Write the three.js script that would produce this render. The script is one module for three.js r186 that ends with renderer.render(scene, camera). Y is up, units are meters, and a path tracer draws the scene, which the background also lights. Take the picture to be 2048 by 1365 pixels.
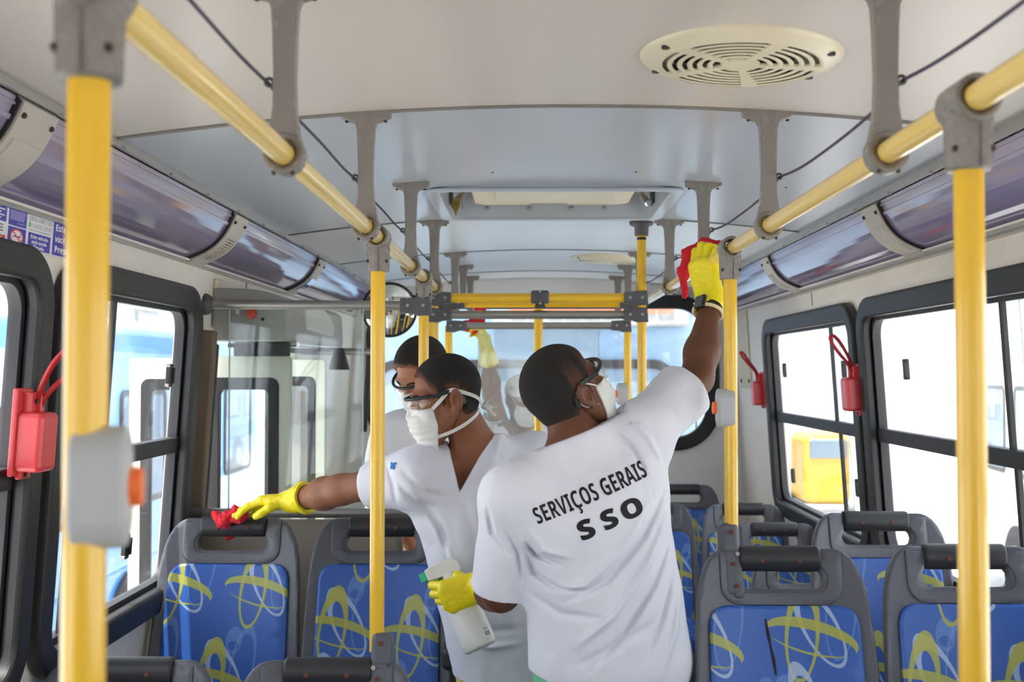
import * as THREE from 'three';
import { RoundedBoxGeometry } from 'three/addons/geometries/RoundedBoxGeometry.js';
import { TessellateModifier } from 'three/addons/modifiers/TessellateModifier.js';
import { mergeGeometries, toCreasedNormals } from 'three/addons/utils/BufferGeometryUtils.js';
import { ImprovedNoise } from 'three/addons/math/ImprovedNoise.js';

// ------------------------------------------------------------------ camera, sky, sun, exposure
const scene = new THREE.Scene();
const FW = 2048, FH = 1365, FOCAL = 2250, EY = 1.65;             // lens in pixels of the frame, eye height above the low floor
const camera = new THREE.PerspectiveCamera(2 * Math.atan(FH / 2 / FOCAL) * 180 / Math.PI, FW / FH, 0.05, 200);
camera.position.set(0, EY, 0);
camera.rotation.order = 'YXZ';
camera.rotation.set(0.02777, 0.01689, 0);
camera.focus = 2.95;
camera.userData.fStop = 4.6;
camera.updateMatrixWorld();
scene.background = new THREE.Color().setRGB(0.90, 0.97, 1.08);     // bright, slightly hazy noon sky
scene.backgroundIntensity = 1.0;
const sun = new THREE.DirectionalLight(0xfffaf2, 6.5);
sun.position.set(-2.4, 20, 3.2);
sun.castShadow = true;
sun.shadow.mapSize.set(2048, 2048);
Object.assign(sun.shadow.camera, { left: -20, right: 20, top: 20, bottom: -20, near: 1, far: 60 });
scene.add(sun, sun.target);
const renderer = new THREE.WebGLRenderer({ antialias: true });
renderer.shadowMap.enabled = true;
renderer.toneMapping = THREE.LinearToneMapping;
renderer.toneMappingExposure = 3.15;

// ------------------------------------------------------------------ helpers
const V = (x, y, z) => new THREE.Vector3(x, y, z);
const at = (px, py, d) => {                                          // a point of the place d metres down the bus
  const v = V((px - FW / 2) / FOCAL, -(py - FH / 2) / FOCAL, -1).applyQuaternion(camera.quaternion);
  return v.multiplyScalar(-d / v.z).add(camera.position);
};
let seed = 7;
const rnd = () => { seed = (seed * 1664525 + 1013904223) >>> 0; return seed / 4294967296; };
const noise = new ImprovedNoise();
const taken = new Map();
function numbered(n) { const k = taken.get(n) || 0; taken.set(n, k + 1); return k ? n + '_' + String(k).padStart(3, '0') : n; }
function tag(o, label, category, group, kind) {
  o.userData.label = label; o.userData.category = category;
  if (group) o.userData.group = group;
  if (kind) o.userData.kind = kind;
  return o;
}
function thing(name, label, category, pos = [0, 0, 0], group, kind) {
  const g = new THREE.Group(); g.name = numbered(name); g.position.set(...pos); scene.add(g);
  return tag(g, label, category, group, kind);
}
function part(name, geo, mat, parent) {
  const g = Array.isArray(geo) ? merge(geo) : geo;
  const m = new THREE.Mesh(g, mat); m.name = name; m.castShadow = m.receiveShadow = true;
  parent.add(m); return m;
}
function single(name, geo, mat, label, category, pos = [0, 0, 0], group, kind) {  // a thing that is one mesh
  const m = part(numbered(name), geo, mat, scene); m.position.set(...pos);
  return tag(m, label, category, group, kind);
}
function merge(list) {
  return mergeGeometries(list.map((g0) => {
    const g = g0.index ? g0.toNonIndexed() : g0.clone();
    for (const k of Object.keys(g.attributes)) if (!['position', 'normal', 'uv'].includes(k)) g.deleteAttribute(k);
    if (!g.attributes.uv) g.setAttribute('uv', new THREE.BufferAttribute(new Float32Array(g.attributes.position.count * 2), 2));
    g.groups = []; g.morphAttributes = {};
    return g;
  }), false);
}
const box = (w, h, d, x = 0, y = 0, z = 0) => new THREE.BoxGeometry(w, h, d).translate(x, y, z);
const rbox = (w, h, d, r, x = 0, y = 0, z = 0, seg = 2) => new RoundedBoxGeometry(w, h, d, seg, r).translate(x, y, z);
const ball = (r, x = 0, y = 0, z = 0, s = 14) => new THREE.SphereGeometry(r, s, Math.ceil(s * 0.7)).translate(x, y, z);
function bar(a, b, r, r2 = r, seg = 20, open = false) {              // a rod from a to b
  const d = b.clone().sub(a), L = d.length();
  const g = new THREE.CylinderGeometry(r2, r, L, seg, 1, open).translate(0, L / 2, 0);
  g.applyQuaternion(new THREE.Quaternion().setFromUnitVectors(V(0, 1, 0), d.normalize()));
  return g.translate(a.x, a.y, a.z);
}
const tube = (pts, r, n = 40, seg = 8, closed = false) => new THREE.TubeGeometry(new THREE.CatmullRomCurve3(pts, closed, 'centripetal'), n, r, seg, closed);
function rrect(x0, y0, x1, y1, r, S = THREE.Shape) {
  const s = new S();
  s.moveTo(x0 + r, y0); s.lineTo(x1 - r, y0); s.absarc(x1 - r, y0 + r, r, -Math.PI / 2, 0);
  s.lineTo(x1, y1 - r); s.absarc(x1 - r, y1 - r, r, 0, Math.PI / 2);
  s.lineTo(x0 + r, y1); s.absarc(x0 + r, y1 - r, r, Math.PI / 2, Math.PI);
  s.lineTo(x0, y0 + r); s.absarc(x0 + r, y0 + r, r, Math.PI, 1.5 * Math.PI);
  return s;
}
const extr = (shape, depth, bevel = 0, cs = 8) => new THREE.ExtrudeGeometry(shape, { depth, bevelEnabled: bevel > 0, bevelSize: bevel, bevelThickness: bevel, bevelSegments: 3, curveSegments: cs });
function basis(origin, ex, ey, ez) { return new THREE.Matrix4().makeBasis(ex, ey, ez).setPosition(origin); }
function canvasTex(w, h, draw, srgb = true) {
  const c = document.createElement('canvas'); c.width = w; c.height = h;
  draw(c.getContext('2d'), w, h);
  const t = new THREE.CanvasTexture(c); if (srgb) t.colorSpace = THREE.SRGBColorSpace;
  t.wrapS = t.wrapT = THREE.RepeatWrapping; t.magFilter = THREE.LinearFilter; return t;
}
function noiseTex(n, fn, srgb = false) {
  const d = new Uint8Array(n * n * 4);
  for (let j = 0; j < n; j++) for (let i = 0; i < n; i++) {
    const v = fn(i / n, j / n), k = (j * n + i) * 4;
    const c = Array.isArray(v) ? v : [v, v, v];
    for (let q = 0; q < 3; q++) d[k + q] = Math.max(0, Math.min(255, c[q] * 255));
    d[k + 3] = 255;
  }
  const t = new THREE.DataTexture(d, n, n); t.wrapS = t.wrapT = THREE.RepeatWrapping; t.magFilter = THREE.LinearFilter;
  t.minFilter = THREE.LinearMipmapLinearFilter; t.generateMipmaps = true;
  if (srgb) t.colorSpace = THREE.SRGBColorSpace; t.needsUpdate = true; return t;
}
const tileNoise = (u, v, f, s = 0) => {                               // periodic in u and v
  const a = 2 * Math.PI;
  return noise.noise(Math.cos(u * a) * f + s, Math.sin(u * a) * f, Math.cos(v * a) * f + 3 * s) * 0.6 + noise.noise(Math.sin(v * a) * f + s, Math.cos(v * a + u * a) * f, Math.sin(u * a) * f) * 0.4;
};

// ------------------------------------------------------------------ materials
const lin = (r, g, b) => new THREE.Color().setRGB(r, g, b);
const srgb = (r, g, b) => new THREE.Color().setRGB(r / 255, g / 255, b / 255, THREE.SRGBColorSpace);
const std = (color, roughness, extra = {}) => new THREE.MeshStandardMaterial({ color, roughness, ...extra });
const phys = (color, roughness, extra = {}) => new THREE.MeshPhysicalMaterial({ color, roughness, ...extra });
const grimeTex = noiseTex(256, (u, v) => 0.5 + 0.28 * tileNoise(u, v, 2.2) + 0.22 * tileNoise(u, v, 7, 4));
const grainTex = noiseTex(256, () => 0.35 + 0.3 * rnd() + 0.35 * rnd());
const dirtTex = noiseTex(256, (u, v) => { const n = 0.965 + 0.022 * tileNoise(u, v, 1.8, 2) + 0.02 * tileNoise(u, v, 6, 5); return [n, n * 0.995, n * 0.985]; }, true);
const weaveTex = noiseTex(128, (u, v) => 0.5 + 0.2 * Math.sin(u * 2 * Math.PI * 32) * Math.sin(v * 2 * Math.PI * 32) + 0.2 * (rnd() - 0.5));
const rep = (t, x, y = x) => { const c = t.clone(); c.repeat.set(x, y); c.needsUpdate = true; return c; };
const M = {
  wall: std(srgb(250, 244, 236), 0.5, { map: dirtTex }),
  wallRear: std(srgb(250, 250, 248), 0.5),
  ceilingWarm: phys(srgb(208, 200, 193), 0.34, { clearcoat: 0.25, clearcoatRoughness: 0.25 }),
  ceilingGrey: phys(srgb(184, 192, 204), 0.28, { clearcoat: 0.5, clearcoatRoughness: 0.22 }),
  ceilingWhite: phys(srgb(216, 222, 228), 0.32, { clearcoat: 0.3, clearcoatRoughness: 0.25 }),
  seam: std(srgb(95, 96, 94), 0.6),
  yellow: phys(srgb(238, 190, 40), 0.3, { clearcoat: 0.5, clearcoatRoughness: 0.12 }),
  yellowSleeve: phys(srgb(240, 206, 112), 0.24, { clearcoat: 0.7, clearcoatRoughness: 0.1 }),
  hanger: std(srgb(132, 126, 121), 0.5, { roughnessMap: grimeTex, bumpMap: rep(grainTex, 4), bumpScale: 0.0003 }),
  clamp: std(srgb(82, 83, 88), 0.5),
  steel: phys(srgb(160, 158, 154), 0.38, { metalness: 0.75 }),
  chrome: phys(srgb(215, 215, 215), 0.15, { metalness: 1 }),
  rubber: phys(srgb(32, 32, 34), 0.5, { clearcoat: 0.1, clearcoatRoughness: 0.35 }),
  blackFrame: std(srgb(50, 51, 55), 0.55),
  black: std(srgb(28, 28, 30), 0.4),
  seatShell: phys(srgb(84, 86, 94), 0.42, { bumpMap: rep(grainTex, 3), bumpScale: 0.0004, clearcoat: 0.2, clearcoatRoughness: 0.4 }),
  seatGrip: std(srgb(44, 44, 47), 0.42, { bumpMap: rep(grainTex, 6), bumpScale: 0.0002 }),
  glass: phys(0xffffff, 0, { transmission: 1, thickness: 0, ior: 1.5 }),
  acrylic: phys(lin(0.93, 0.96, 0.95), 0.03, { transmission: 1, thickness: 0, ior: 1.49 }),
  acrylicDirty: phys(lin(0.92, 0.95, 0.95), 0.1, { transmission: 0.86, thickness: 0, ior: 1.49, roughnessMap: grimeTex }),
  glassEdge: phys(srgb(205, 225, 215), 0.2, { transmission: 0.4, thickness: 0 }),
  cover: phys(srgb(152, 141, 174), 0.2, { clearcoat: 0.8, clearcoatRoughness: 0.07, roughnessMap: grimeTex }),
  coverStrip: phys(srgb(178, 170, 196), 0.25, { clearcoat: 0.6, clearcoatRoughness: 0.1 }),
  jointPlastic: std(srgb(206, 200, 190), 0.45),
  channel: phys(srgb(176, 176, 174), 0.35, { metalness: 0.3 }),
  dark: std(srgb(34, 33, 34), 0.7),
  duct: std(srgb(128, 122, 114), 0.6),
  cream: phys(srgb(226, 216, 188), 0.4, { clearcoat: 0.2, clearcoatRoughness: 0.3 }),
  red: phys(srgb(222, 62, 66), 0.35, { clearcoat: 0.3, clearcoatRoughness: 0.2 }),
  redDark: std(srgb(176, 24, 32), 0.4),
  orange: std(srgb(255, 120, 50), 0.35),
  buttonGrey: std(srgb(176, 178, 180), 0.45),
  doorGreen: std(srgb(206, 211, 198), 0.45, { map: dirtTex }),
  doorHeader: std(srgb(158, 158, 155), 0.45),
  partition: std(srgb(160, 152, 142), 0.7, { map: rep(dirtTex, 2), bumpMap: rep(grainTex, 3), bumpScale: 0.001 }),
  brownPost: std(srgb(120, 104, 86), 0.6, { map: rep(dirtTex, 2) }),
  floor: std(srgb(124, 122, 118), 0.8, { bumpMap: rep(grainTex, 6), bumpScale: 0.001 }),
  screw: std(srgb(70, 62, 56), 0.5, { metalness: 0.5 }),
  rust: std(srgb(96, 52, 34), 0.7),
  cord: std(srgb(74, 66, 82), 0.8),
  shirt: phys(srgb(228, 229, 238), 0.85, { sheen: 0.3, sheenRoughness: 0.6, bumpMap: weaveTex, bumpScale: 0.0003 }),
  maskCloth: phys(srgb(226, 226, 222), 0.9, { sheen: 0.2, bumpMap: weaveTex, bumpScale: 0.0002 }),
  skin: phys(0xffffff, 0.5, { vertexColors: true, specularIntensity: 0.6 }),
  hair: std(0xffffff, 0.85, { vertexColors: true, bumpMap: rep(grainTex, 6), bumpScale: 0.0015 }),
  glove: phys(srgb(244, 224, 14), 0.42, { clearcoat: 0.15, clearcoatRoughness: 0.4 }),
  gloveInside: std(srgb(226, 212, 170), 0.7),
  clothRed: std(srgb(206, 30, 46), 0.9, { bumpMap: rep(weaveTex, 3), bumpScale: 0.0006 }),
  mint: std(srgb(120, 205, 160), 0.85),
  paleYellow: std(srgb(226, 200, 90), 0.85),
  greyCloth: std(srgb(120, 124, 134), 0.85),
  lens: phys(0xffffff, 0.02, { transmission: 1, thickness: 0, ior: 1.5 }),
};
// ------------------------------------------------------------------ the bus shell
const CX = 0.075, XL = -1.13, XR = 1.28, LEAN = 0.065, FRONT = -4.6, REAR = 7.1;
const zd = (d) => -d;
const ceilH = (x) => 0.59 - 0.07 * (x - CX) * (x - CX);
const SIDE = {
  L: { m: basis(V(XL, EY, 0), V(0, 0, -1), V(LEAN, 1, 0).normalize(), V(1, -LEAN, 0).normalize()), u: (d) => d, s: -1 },
  R: { m: basis(V(XR, EY, 0), V(0, 0, 1), V(-LEAN, 1, 0).normalize(), V(-1, -LEAN, 0).normalize()), u: (d) => -d, s: 1 },
};
const onWall = (side, d, v, inward) => V(SIDE[side].u(d), v, inward).applyMatrix4(SIDE[side].m);   // point on a side wall

// window openings: [front edge, rear edge] in metres down the bus
const WIN = { L: [[-2.75, -1.0], [-0.9, 0.74], [0.82, 2.53], [2.6, 3.69]], R: [[-2.75, -1.0], [-0.9, 0.78], [0.86, 2.52], [2.6, 4.28], [4.35, 6.02]] };
const WB = -0.73, WT = 0.266;
for (const side of ['L', 'R']) {
  const S = SIDE[side];
  const u0 = Math.min(S.u(FRONT), S.u(REAR)), u1 = Math.max(S.u(FRONT), S.u(REAR));
  const sh = new THREE.Shape([[u0, -1.65], [u1, -1.65], [u1, 0.44], [u0, 0.44]].map((p) => new THREE.Vector2(...p)));
  for (const [a, b] of WIN[side]) { const p = [S.u(a), S.u(b)].sort((x, y) => x - y); sh.holes.push(rrect(p[0] + 0.02, WB + 0.02, p[1] - 0.02, WT - 0.02, 0.12, THREE.Path)); }
  if (side === 'L') sh.holes.push(rrect(3.86, -1.6, 5.2, 0.14, 0.02, THREE.Path));
  const g = extr(sh, 0.05).translate(0, 0, -0.05).applyMatrix4(S.m);
  single(side === 'L' ? 'wall_left' : 'wall_right', g, M.wall, side === 'L' ? 'cream bus side wall on the door side' : 'cream bus side wall opposite the folding door', 'wall', [0, 0, 0], null, 'structure');
}
single('floor', box(2.6, 0.06, REAR - FRONT, CX, -0.03, -(REAR + FRONT) / 2), M.floor, 'dark rubber floor of the bus', 'floor', [0, 0, 0], null, 'structure');
tag(single('floor_platform', [box(0.92, 0.215, 1.85, 0.845, 0.1075, -3.2)], M.floor, 'raised floor step under the seats behind the torn seat', 'step'), 'raised floor step under the right hand seats', 'step', null, 'structure');
single('floor_platform', [box(0.92, 0.215, 0.98, -0.69, 0.1075, -3.28)], M.floor, 'raised floor step under the seats by the door partition', 'step', [0, 0, 0], null, 'structure');

// outer roof shell that closes the coves
{
  const prof = (o) => [[-1.16 - o, 0.40], [-1.13 - o, 0.60], [-0.95 - o, 0.74 + o], [CX, 0.79 + o], [1.1 + o, 0.74 + o], [1.28 + o, 0.60], [1.31 + o, 0.40]];
  const pts = [...prof(0.03), ...prof(0).reverse()].map((p) => new THREE.Vector2(p[0], p[1]));
  const g = extr(new THREE.Shape(pts), REAR - FRONT + 0.06).translate(0, EY, -REAR - 0.03);
  single('roof', g, M.ceilingWhite, 'outer roof shell above the ceiling panels', 'roof', [0, 0, 0], null, 'structure');
}
// ceiling panels, seams and the hatch opening
const HATCH = { x0: -0.30, x1: 0.45, d0: 3.52, d1: 4.19 };
function ceilingPanel(d0, d1, hole) {
  const xs = [], ds = [d0];
  for (let i = 0; i <= 24; i++) xs.push(-0.95 + i * (2.01 / 24));
  if (hole) { xs.push(hole.x0, hole.x1); xs.sort((a, b) => a - b); ds.push(hole.d0, hole.d1); }
  ds.push(d1);
  const pos = [], idx = [];
  const push = (y) => { for (const d of ds) for (const x of xs) pos.push(x, EY + ceilH(x) + y, -d); };
  push(0); push(0.015);
  const n = xs.length, N = n * ds.length;
  const quad = (a, b, c, d, flip) => flip ? idx.push(a, c, b, a, d, c) : idx.push(a, b, c, a, c, d);
  const solid = (i, j) => !(hole && j === 1 && xs[i] >= hole.x0 - 1e-6 && xs[i + 1] <= hole.x1 + 1e-6);
  for (let j = 0; j < ds.length - 1; j++) for (let i = 0; i < n - 1; i++) if (solid(i, j)) {
    const a = j * n + i;
    quad(a, a + n, a + n + 1, a + 1, true); quad(a + N, a + n + N, a + n + 1 + N, a + 1 + N, false);
  }
  const g = new THREE.BufferGeometry();
  g.setAttribute('position', new THREE.Float32BufferAttribute(pos, 3));
  g.setAttribute('uv', new THREE.Float32BufferAttribute(pos.filter((_, k) => k % 3 !== 1), 2));
  g.setIndex(idx); g.computeVertexNormals(); return g;
}
const ceiling = thing('ceiling', 'curved bus ceiling of glossy cream and grey panels', 'ceiling', [0, 0, 0], null, 'structure');
part('ceiling_panel', ceilingPanel(FRONT, 0.62), M.ceilingWarm, ceiling);
const ventHole = (x, d) => ({ x0: x - 0.115, x1: x + 0.115, d0: d - 0.115, d1: d + 0.115 });
part('ceiling_panel', ceilingPanel(0.635, 2.462, ventHole(0.385, 2.06)), M.ceilingWarm, ceiling);
part('ceiling_panel', ceilingPanel(2.478, 4.23, HATCH), M.ceilingGrey, ceiling).userData.label = 'blue grey glossy panel around the roof hatch';
part('ceiling_panel', ceilingPanel(4.245, 5.38), M.ceilingWhite, ceiling);
part('ceiling_panel', ceilingPanel(5.395, 6.5, ventHole(0.385, 5.72)), M.ceilingWhite, ceiling);
part('ceiling_panel', ceilingPanel(6.515, REAR), M.ceilingWhite, ceiling);
function arcStrip(d, w, t, drop) {                                     // a narrow strip across the ceiling
  const pts = [];
  for (let i = 0; i <= 30; i++) { const x = -0.95 + i * 2.01 / 30; pts.push(V(x, EY + ceilH(x) - drop, -d)); }
  const g = new THREE.TubeGeometry(new THREE.CatmullRomCurve3(pts), 60, t, 6); return g;
}
[[0.628, 0.004], [2.47, 0.006], [4.238, 0.004], [5.388, 0.004], [6.508, 0.004]].forEach(([d, r]) => part('seam_strip', arcStrip(d, 0, r, 0.0), d === 2.47 ? M.hanger : M.seam, ceiling));
{ // small rivets on the grey panel
  for (const [px, py] of [[985, 355], [1272, 354], [1572, 366], [1722, 376], [478, 392]]) {
    const d = 2250 * 0.57 / (745 - py) , p = at(px, py, d); p.y = EY + ceilH(p.x);
    part('rivet', new THREE.SphereGeometry(0.0045, 10, 6).scale(1, 0.5, 1).translate(p.x, p.y, p.z), M.screw, ceiling);
  }
}
// rear wall with the big rear window, front wall with windscreen opening
function endWall(name, d, label, w) {
  const sh = new THREE.Shape([[-1.30, -1.65], [1.45, -1.65], [1.36, 0.44], [1.28, 0.66], [-1.12, 0.66], [-1.21, 0.44]].map((p) => new THREE.Vector2(...p)));
  sh.holes.push(rrect(w[0], w[1], w[2], w[3], w[4], THREE.Path));
  return single(name, extr(sh, 0.05).translate(0, EY, -d - (d > 0 ? 0.05 : 0)), d > 0 ? M.wallRear : M.wall, label, 'wall', [0, 0, 0], null, 'structure');
}
const RW = [-1.0, -0.45, 1.14, 0.445, 0.24];
endWall('wall_rear', REAR, 'pale rear wall of the bus with rounded window opening', RW);
endWall('wall_front', FRONT, 'front wall of the bus behind the photographer', [-0.85, -0.55, 1.0, 0.3, 0.15]);
let windowCount = 0;
function ringGeo(x0, y0, x1, y1, r, w, depth, bevel) {
  const s = rrect(x0, y0, x1, y1, r); s.holes.push(rrect(x0 + w, y0 + w, x1 - w, y1 - w, Math.max(0.01, r - w), THREE.Path));
  return extr(s, depth, bevel, 10);
}
{
  const w = thing('window_' + ++windowCount, 'wide rear window with thick black rubber surround', 'window', [0, EY, -REAR], null, 'structure');
  part('rubber_frame', ringGeo(RW[0] - 0.03, RW[1] - 0.03, RW[2] + 0.03, RW[3] + 0.03, 0.26, 0.065, 0.02, 0.012).translate(0, 0, 0.0), M.rubber, w);
  part('pane', extr(rrect(RW[0], RW[1], RW[2], RW[3], 0.23), 0.004).translate(0, 0, -0.03), M.glass, w);
  const f = thing('window_' + ++windowCount, 'front windscreen behind the photographer', 'window', [0, EY, -FRONT], null, 'structure');
  part('rubber_frame', ringGeo(-0.88, -0.58, 1.03, 0.33, 0.18, 0.06, 0.02, 0.01).translate(0, 0, -0.03), M.rubber, f);
  part('pane', extr(rrect(-0.85, -0.55, 1.0, 0.3, 0.15), 0.004).translate(0, 0, 0.02), M.glass, f);
}
// side windows: rubber surround, inner frame, middle rail, two sliding panes above and below, seals and latches
function sideWindow(side, a, b, label, seals, latches) {
  const S = SIDE[side], u = [S.u(a), S.u(b)].sort((x, y) => x - y);
  const w = thing('window_' + ++windowCount, label, 'window', [0, 0, 0], null, 'structure');
  w.applyMatrix4(S.m);
  const rail = -0.235, x0 = u[0] + 0.05, x1 = u[1] - 0.05;
  part('rubber_frame', ringGeo(u[0], WB, u[1], WT, 0.13, 0.05, 0.016, 0.012).translate(0, 0, 0.012), M.rubber, w);
  part('inner_frame', ringGeo(u[0] + 0.03, WB + 0.03, u[1] - 0.03, WT - 0.03, 0.11, 0.045, 0.03).translate(0, 0, -0.03), M.blackFrame, w);
  part('middle_rail', [rbox(x1 - x0 + 0.02, 0.05, 0.03, 0.004, (x0 + x1) / 2, rail, -0.012)], M.blackFrame, w);
  for (const [v0, v1, sealAt] of [[rail, WT - 0.05, seals[0]], [WB + 0.05, rail, seals[1]]]) {
    const su = S.u(sealAt), lo = side === 'L' ? [x0, su] : [su, x1], hi = side === 'L' ? [su - 0.08, x1] : [x0, su + 0.08];
    part('pane', box(lo[1] - lo[0], v1 - v0, 0.004, (lo[0] + lo[1]) / 2, (v0 + v1) / 2, -0.012), M.glass, w);
    part('pane', box(hi[1] - hi[0], v1 - v0, 0.004, (hi[0] + hi[1]) / 2, (v0 + v1) / 2, -0.024), M.glass, w);
    part('pane_seal', box(0.022, v1 - v0 - 0.01, 0.012, su, (v0 + v1) / 2, -0.010), M.rubber, w);
    part('pane_edge', box(0.006, v1 - v0 - 0.02, 0.006, su + (side === 'L' ? -0.08 : 0.08), (v0 + v1) / 2, -0.024), M.glassEdge, w);
  }
  for (const [d, v] of latches) {
    const l = part('latch', [rbox(0.03, 0.072, 0.016, 0.004, S.u(d), v, 0.0), rbox(0.012, 0.05, 0.02, 0.003, S.u(d) + 0.012, v, 0.004)], M.black, w);
    for (const k of [-1, 1]) part('latch_screw', new THREE.CylinderGeometry(0.005, 0.005, 0.012, 8).rotateX(Math.PI / 2).translate(S.u(d) - 0.014, v + k * 0.03, 0.0), M.steel, l);
  }
}
const wl = WIN.L, wr = WIN.R;
sideWindow('L', ...wl[3], 'window with red hammer box at its front edge beside the door partition', [3.02, 2.82], [[3.5, -0.01], [3.22, -0.5]]);
sideWindow('L', ...wl[2], 'cut off window at the left picture edge below the blue stickers', [1.65, 1.7], [[2.3, 0]]);
sideWindow('L', ...wl[1], 'window beside the photographer on the door side', [-0.05, 0], []);
sideWindow('L', ...wl[0], 'front window on the door side', [-1.9, -1.8], []);
sideWindow('R', ...wr[4], 'rearmost right window between the two small red hammer boxes', [4.82, 4.78], [[5.7, 0.01], [4.62, 0.012], [5.68, -0.52], [4.55, -0.465]]);
sideWindow('R', ...wr[3], 'large right window behind the near yellow pole', [3.07, 3.05], [[3.86, 0.01], [3.82, -0.53]]);
sideWindow('R', ...wr[2], 'window opposite the blue stickers beside the photographer', [1.7, 1.7], []);
sideWindow('R', ...wr[1], 'window behind the photographer opposite the door', [0, 0], []);
sideWindow('R', ...wr[0], 'front window opposite the door side', [-1.9, -1.8], []);
// thin seams of the wall lining and a screwed cover plate near the rear
{
  const t = thing('trim_1', 'thin vertical joints in the cream wall lining', 'trim', [0, 0, 0], null, 'structure');
  for (const [s, d] of [['R', 3.15], ['R', 5.05], ['L', 4.35]]) part('joint', box(0.004, 0.10, 0.004, 0, 0.35, 0).applyMatrix4(new THREE.Matrix4().makeTranslation(SIDE[s].u(d), 0, 0.001)).applyMatrix4(SIDE[s].m), M.seam, t);
  const pl = thing('cover_plate', 'cream screwed cover plate on the wall by the rear window', 'cover plate');
  part('plate', rbox(0.3, 0.66, 0.012, 0.005, SIDE.R.u(6.7), 0.24, 0.006).applyMatrix4(SIDE.R.m), M.cream, pl);
  for (const a of [-1, 1]) for (const b of [-1, 1]) part('screw', new THREE.CylinderGeometry(0.012, 0.012, 0.006, 10).rotateX(Math.PI / 2).translate(SIDE.R.u(6.7 + a * 0.12), 0.24 + b * 0.29, 0.014).applyMatrix4(SIDE.R.m), M.screw, pl);
  const br = thing('wall_bracket', 'small cream bracket on the wall above the door mechanism', 'bracket');
  part('plate', rbox(0.09, 0.12, 0.014, 0.006, 3.95, 0.27, 0.007).applyMatrix4(SIDE.L.m), M.cream, br);
  part('screw', new THREE.CylinderGeometry(0.007, 0.007, 0.006, 10).rotateX(Math.PI / 2).translate(3.93, 0.29, 0.017).applyMatrix4(SIDE.L.m), M.screw, br);
}

// ------------------------------------------------------------------ light coves
const COVE = { L: { t: [-0.945, 0.512], b: [-1.105, 0.362] }, R: { t: [1.035, 0.512], b: [1.185, 0.366] } };
function coveGeo(side, d0, d1, f0, f1, off, thick = 0.005, seg = 10) {   // part of the cove profile between fractions f0 and f1, set off inwards
  const { t, b } = COVE[side], s = side === 'L' ? 1 : -1;
  const P = (f, o) => { const x = t[0] + (b[0] - t[0]) * f, y = t[1] + (b[1] - t[1]) * f, bul = 0.03 * Math.sin(Math.PI * f) + o; return [x + s * bul * 0.68, EY + y - bul * 0.73]; };
  const pts = [];
  for (let i = 0; i <= seg; i++) pts.push(P(f0 + (f1 - f0) * i / seg, off));
  for (let i = seg; i >= 0; i--) pts.push(P(f0 + (f1 - f0) * i / seg, off - thick));
  return extr(new THREE.Shape(pts.map((p) => new THREE.Vector2(p[0], p[1]))), d1 - d0).translate(0, 0, -d1);
}
const JOINTS = { L: [[-1.9, 'p'], [-0.5, 'p'], [0.78, 'p'], [2.13, 'p'], [3.63, 'v'], [5.05, 'b']], R: [[-1.9, 'p'], [-0.5, 'p'], [0.6, 'p'], [2.0, 'p'], [3.44, 'p'], [4.98, 'v']] };
const coverLabel = {
  L: ['violet light cover behind the photographer on the door side', 'violet light cover at the front of the door side', 'violet light cover beside the photographer on the door side', 'violet light cover above the cut off left window', 'violet light cover above the hammer box window, ending at the vented joint', 'violet light cover between the vented joint and the blue lens joint', 'short rearmost violet light cover above the folding door'],
  R: ['violet light cover at the front opposite the door', 'violet light cover behind the photographer opposite the door', 'violet light cover near the photographer opposite the door', 'violet light cover to the right of the near right pole', 'violet light cover behind the near right pole, ending at the plain joint', 'violet light cover with red reflection between plain and vented joints', 'rearmost violet light cover beyond the vented joint on the right'],
};
const jointLabel = {
  L: ['plain grey light joint at the front of the door side', 'plain grey light joint behind the photographer', 'plain grey light joint beside the photographer on the door side', 'large plain light joint cut off by the left picture edge', 'vented grey light joint above the window beside the door', 'light joint with blue lens above the folding door'],
  R: ['plain grey light joint at the front opposite the door', 'plain grey light joint behind the photographer on the right', 'plain grey light joint near the photographer on the right', 'plain light joint beyond the right picture edge', 'plain grey light joint left of the near right pole', 'small vented light joint above the rearmost right window'],
};
M.blueLens = phys(srgb(96, 150, 225), 0.08, { clearcoat: 1, clearcoatRoughness: 0.03 });
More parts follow.
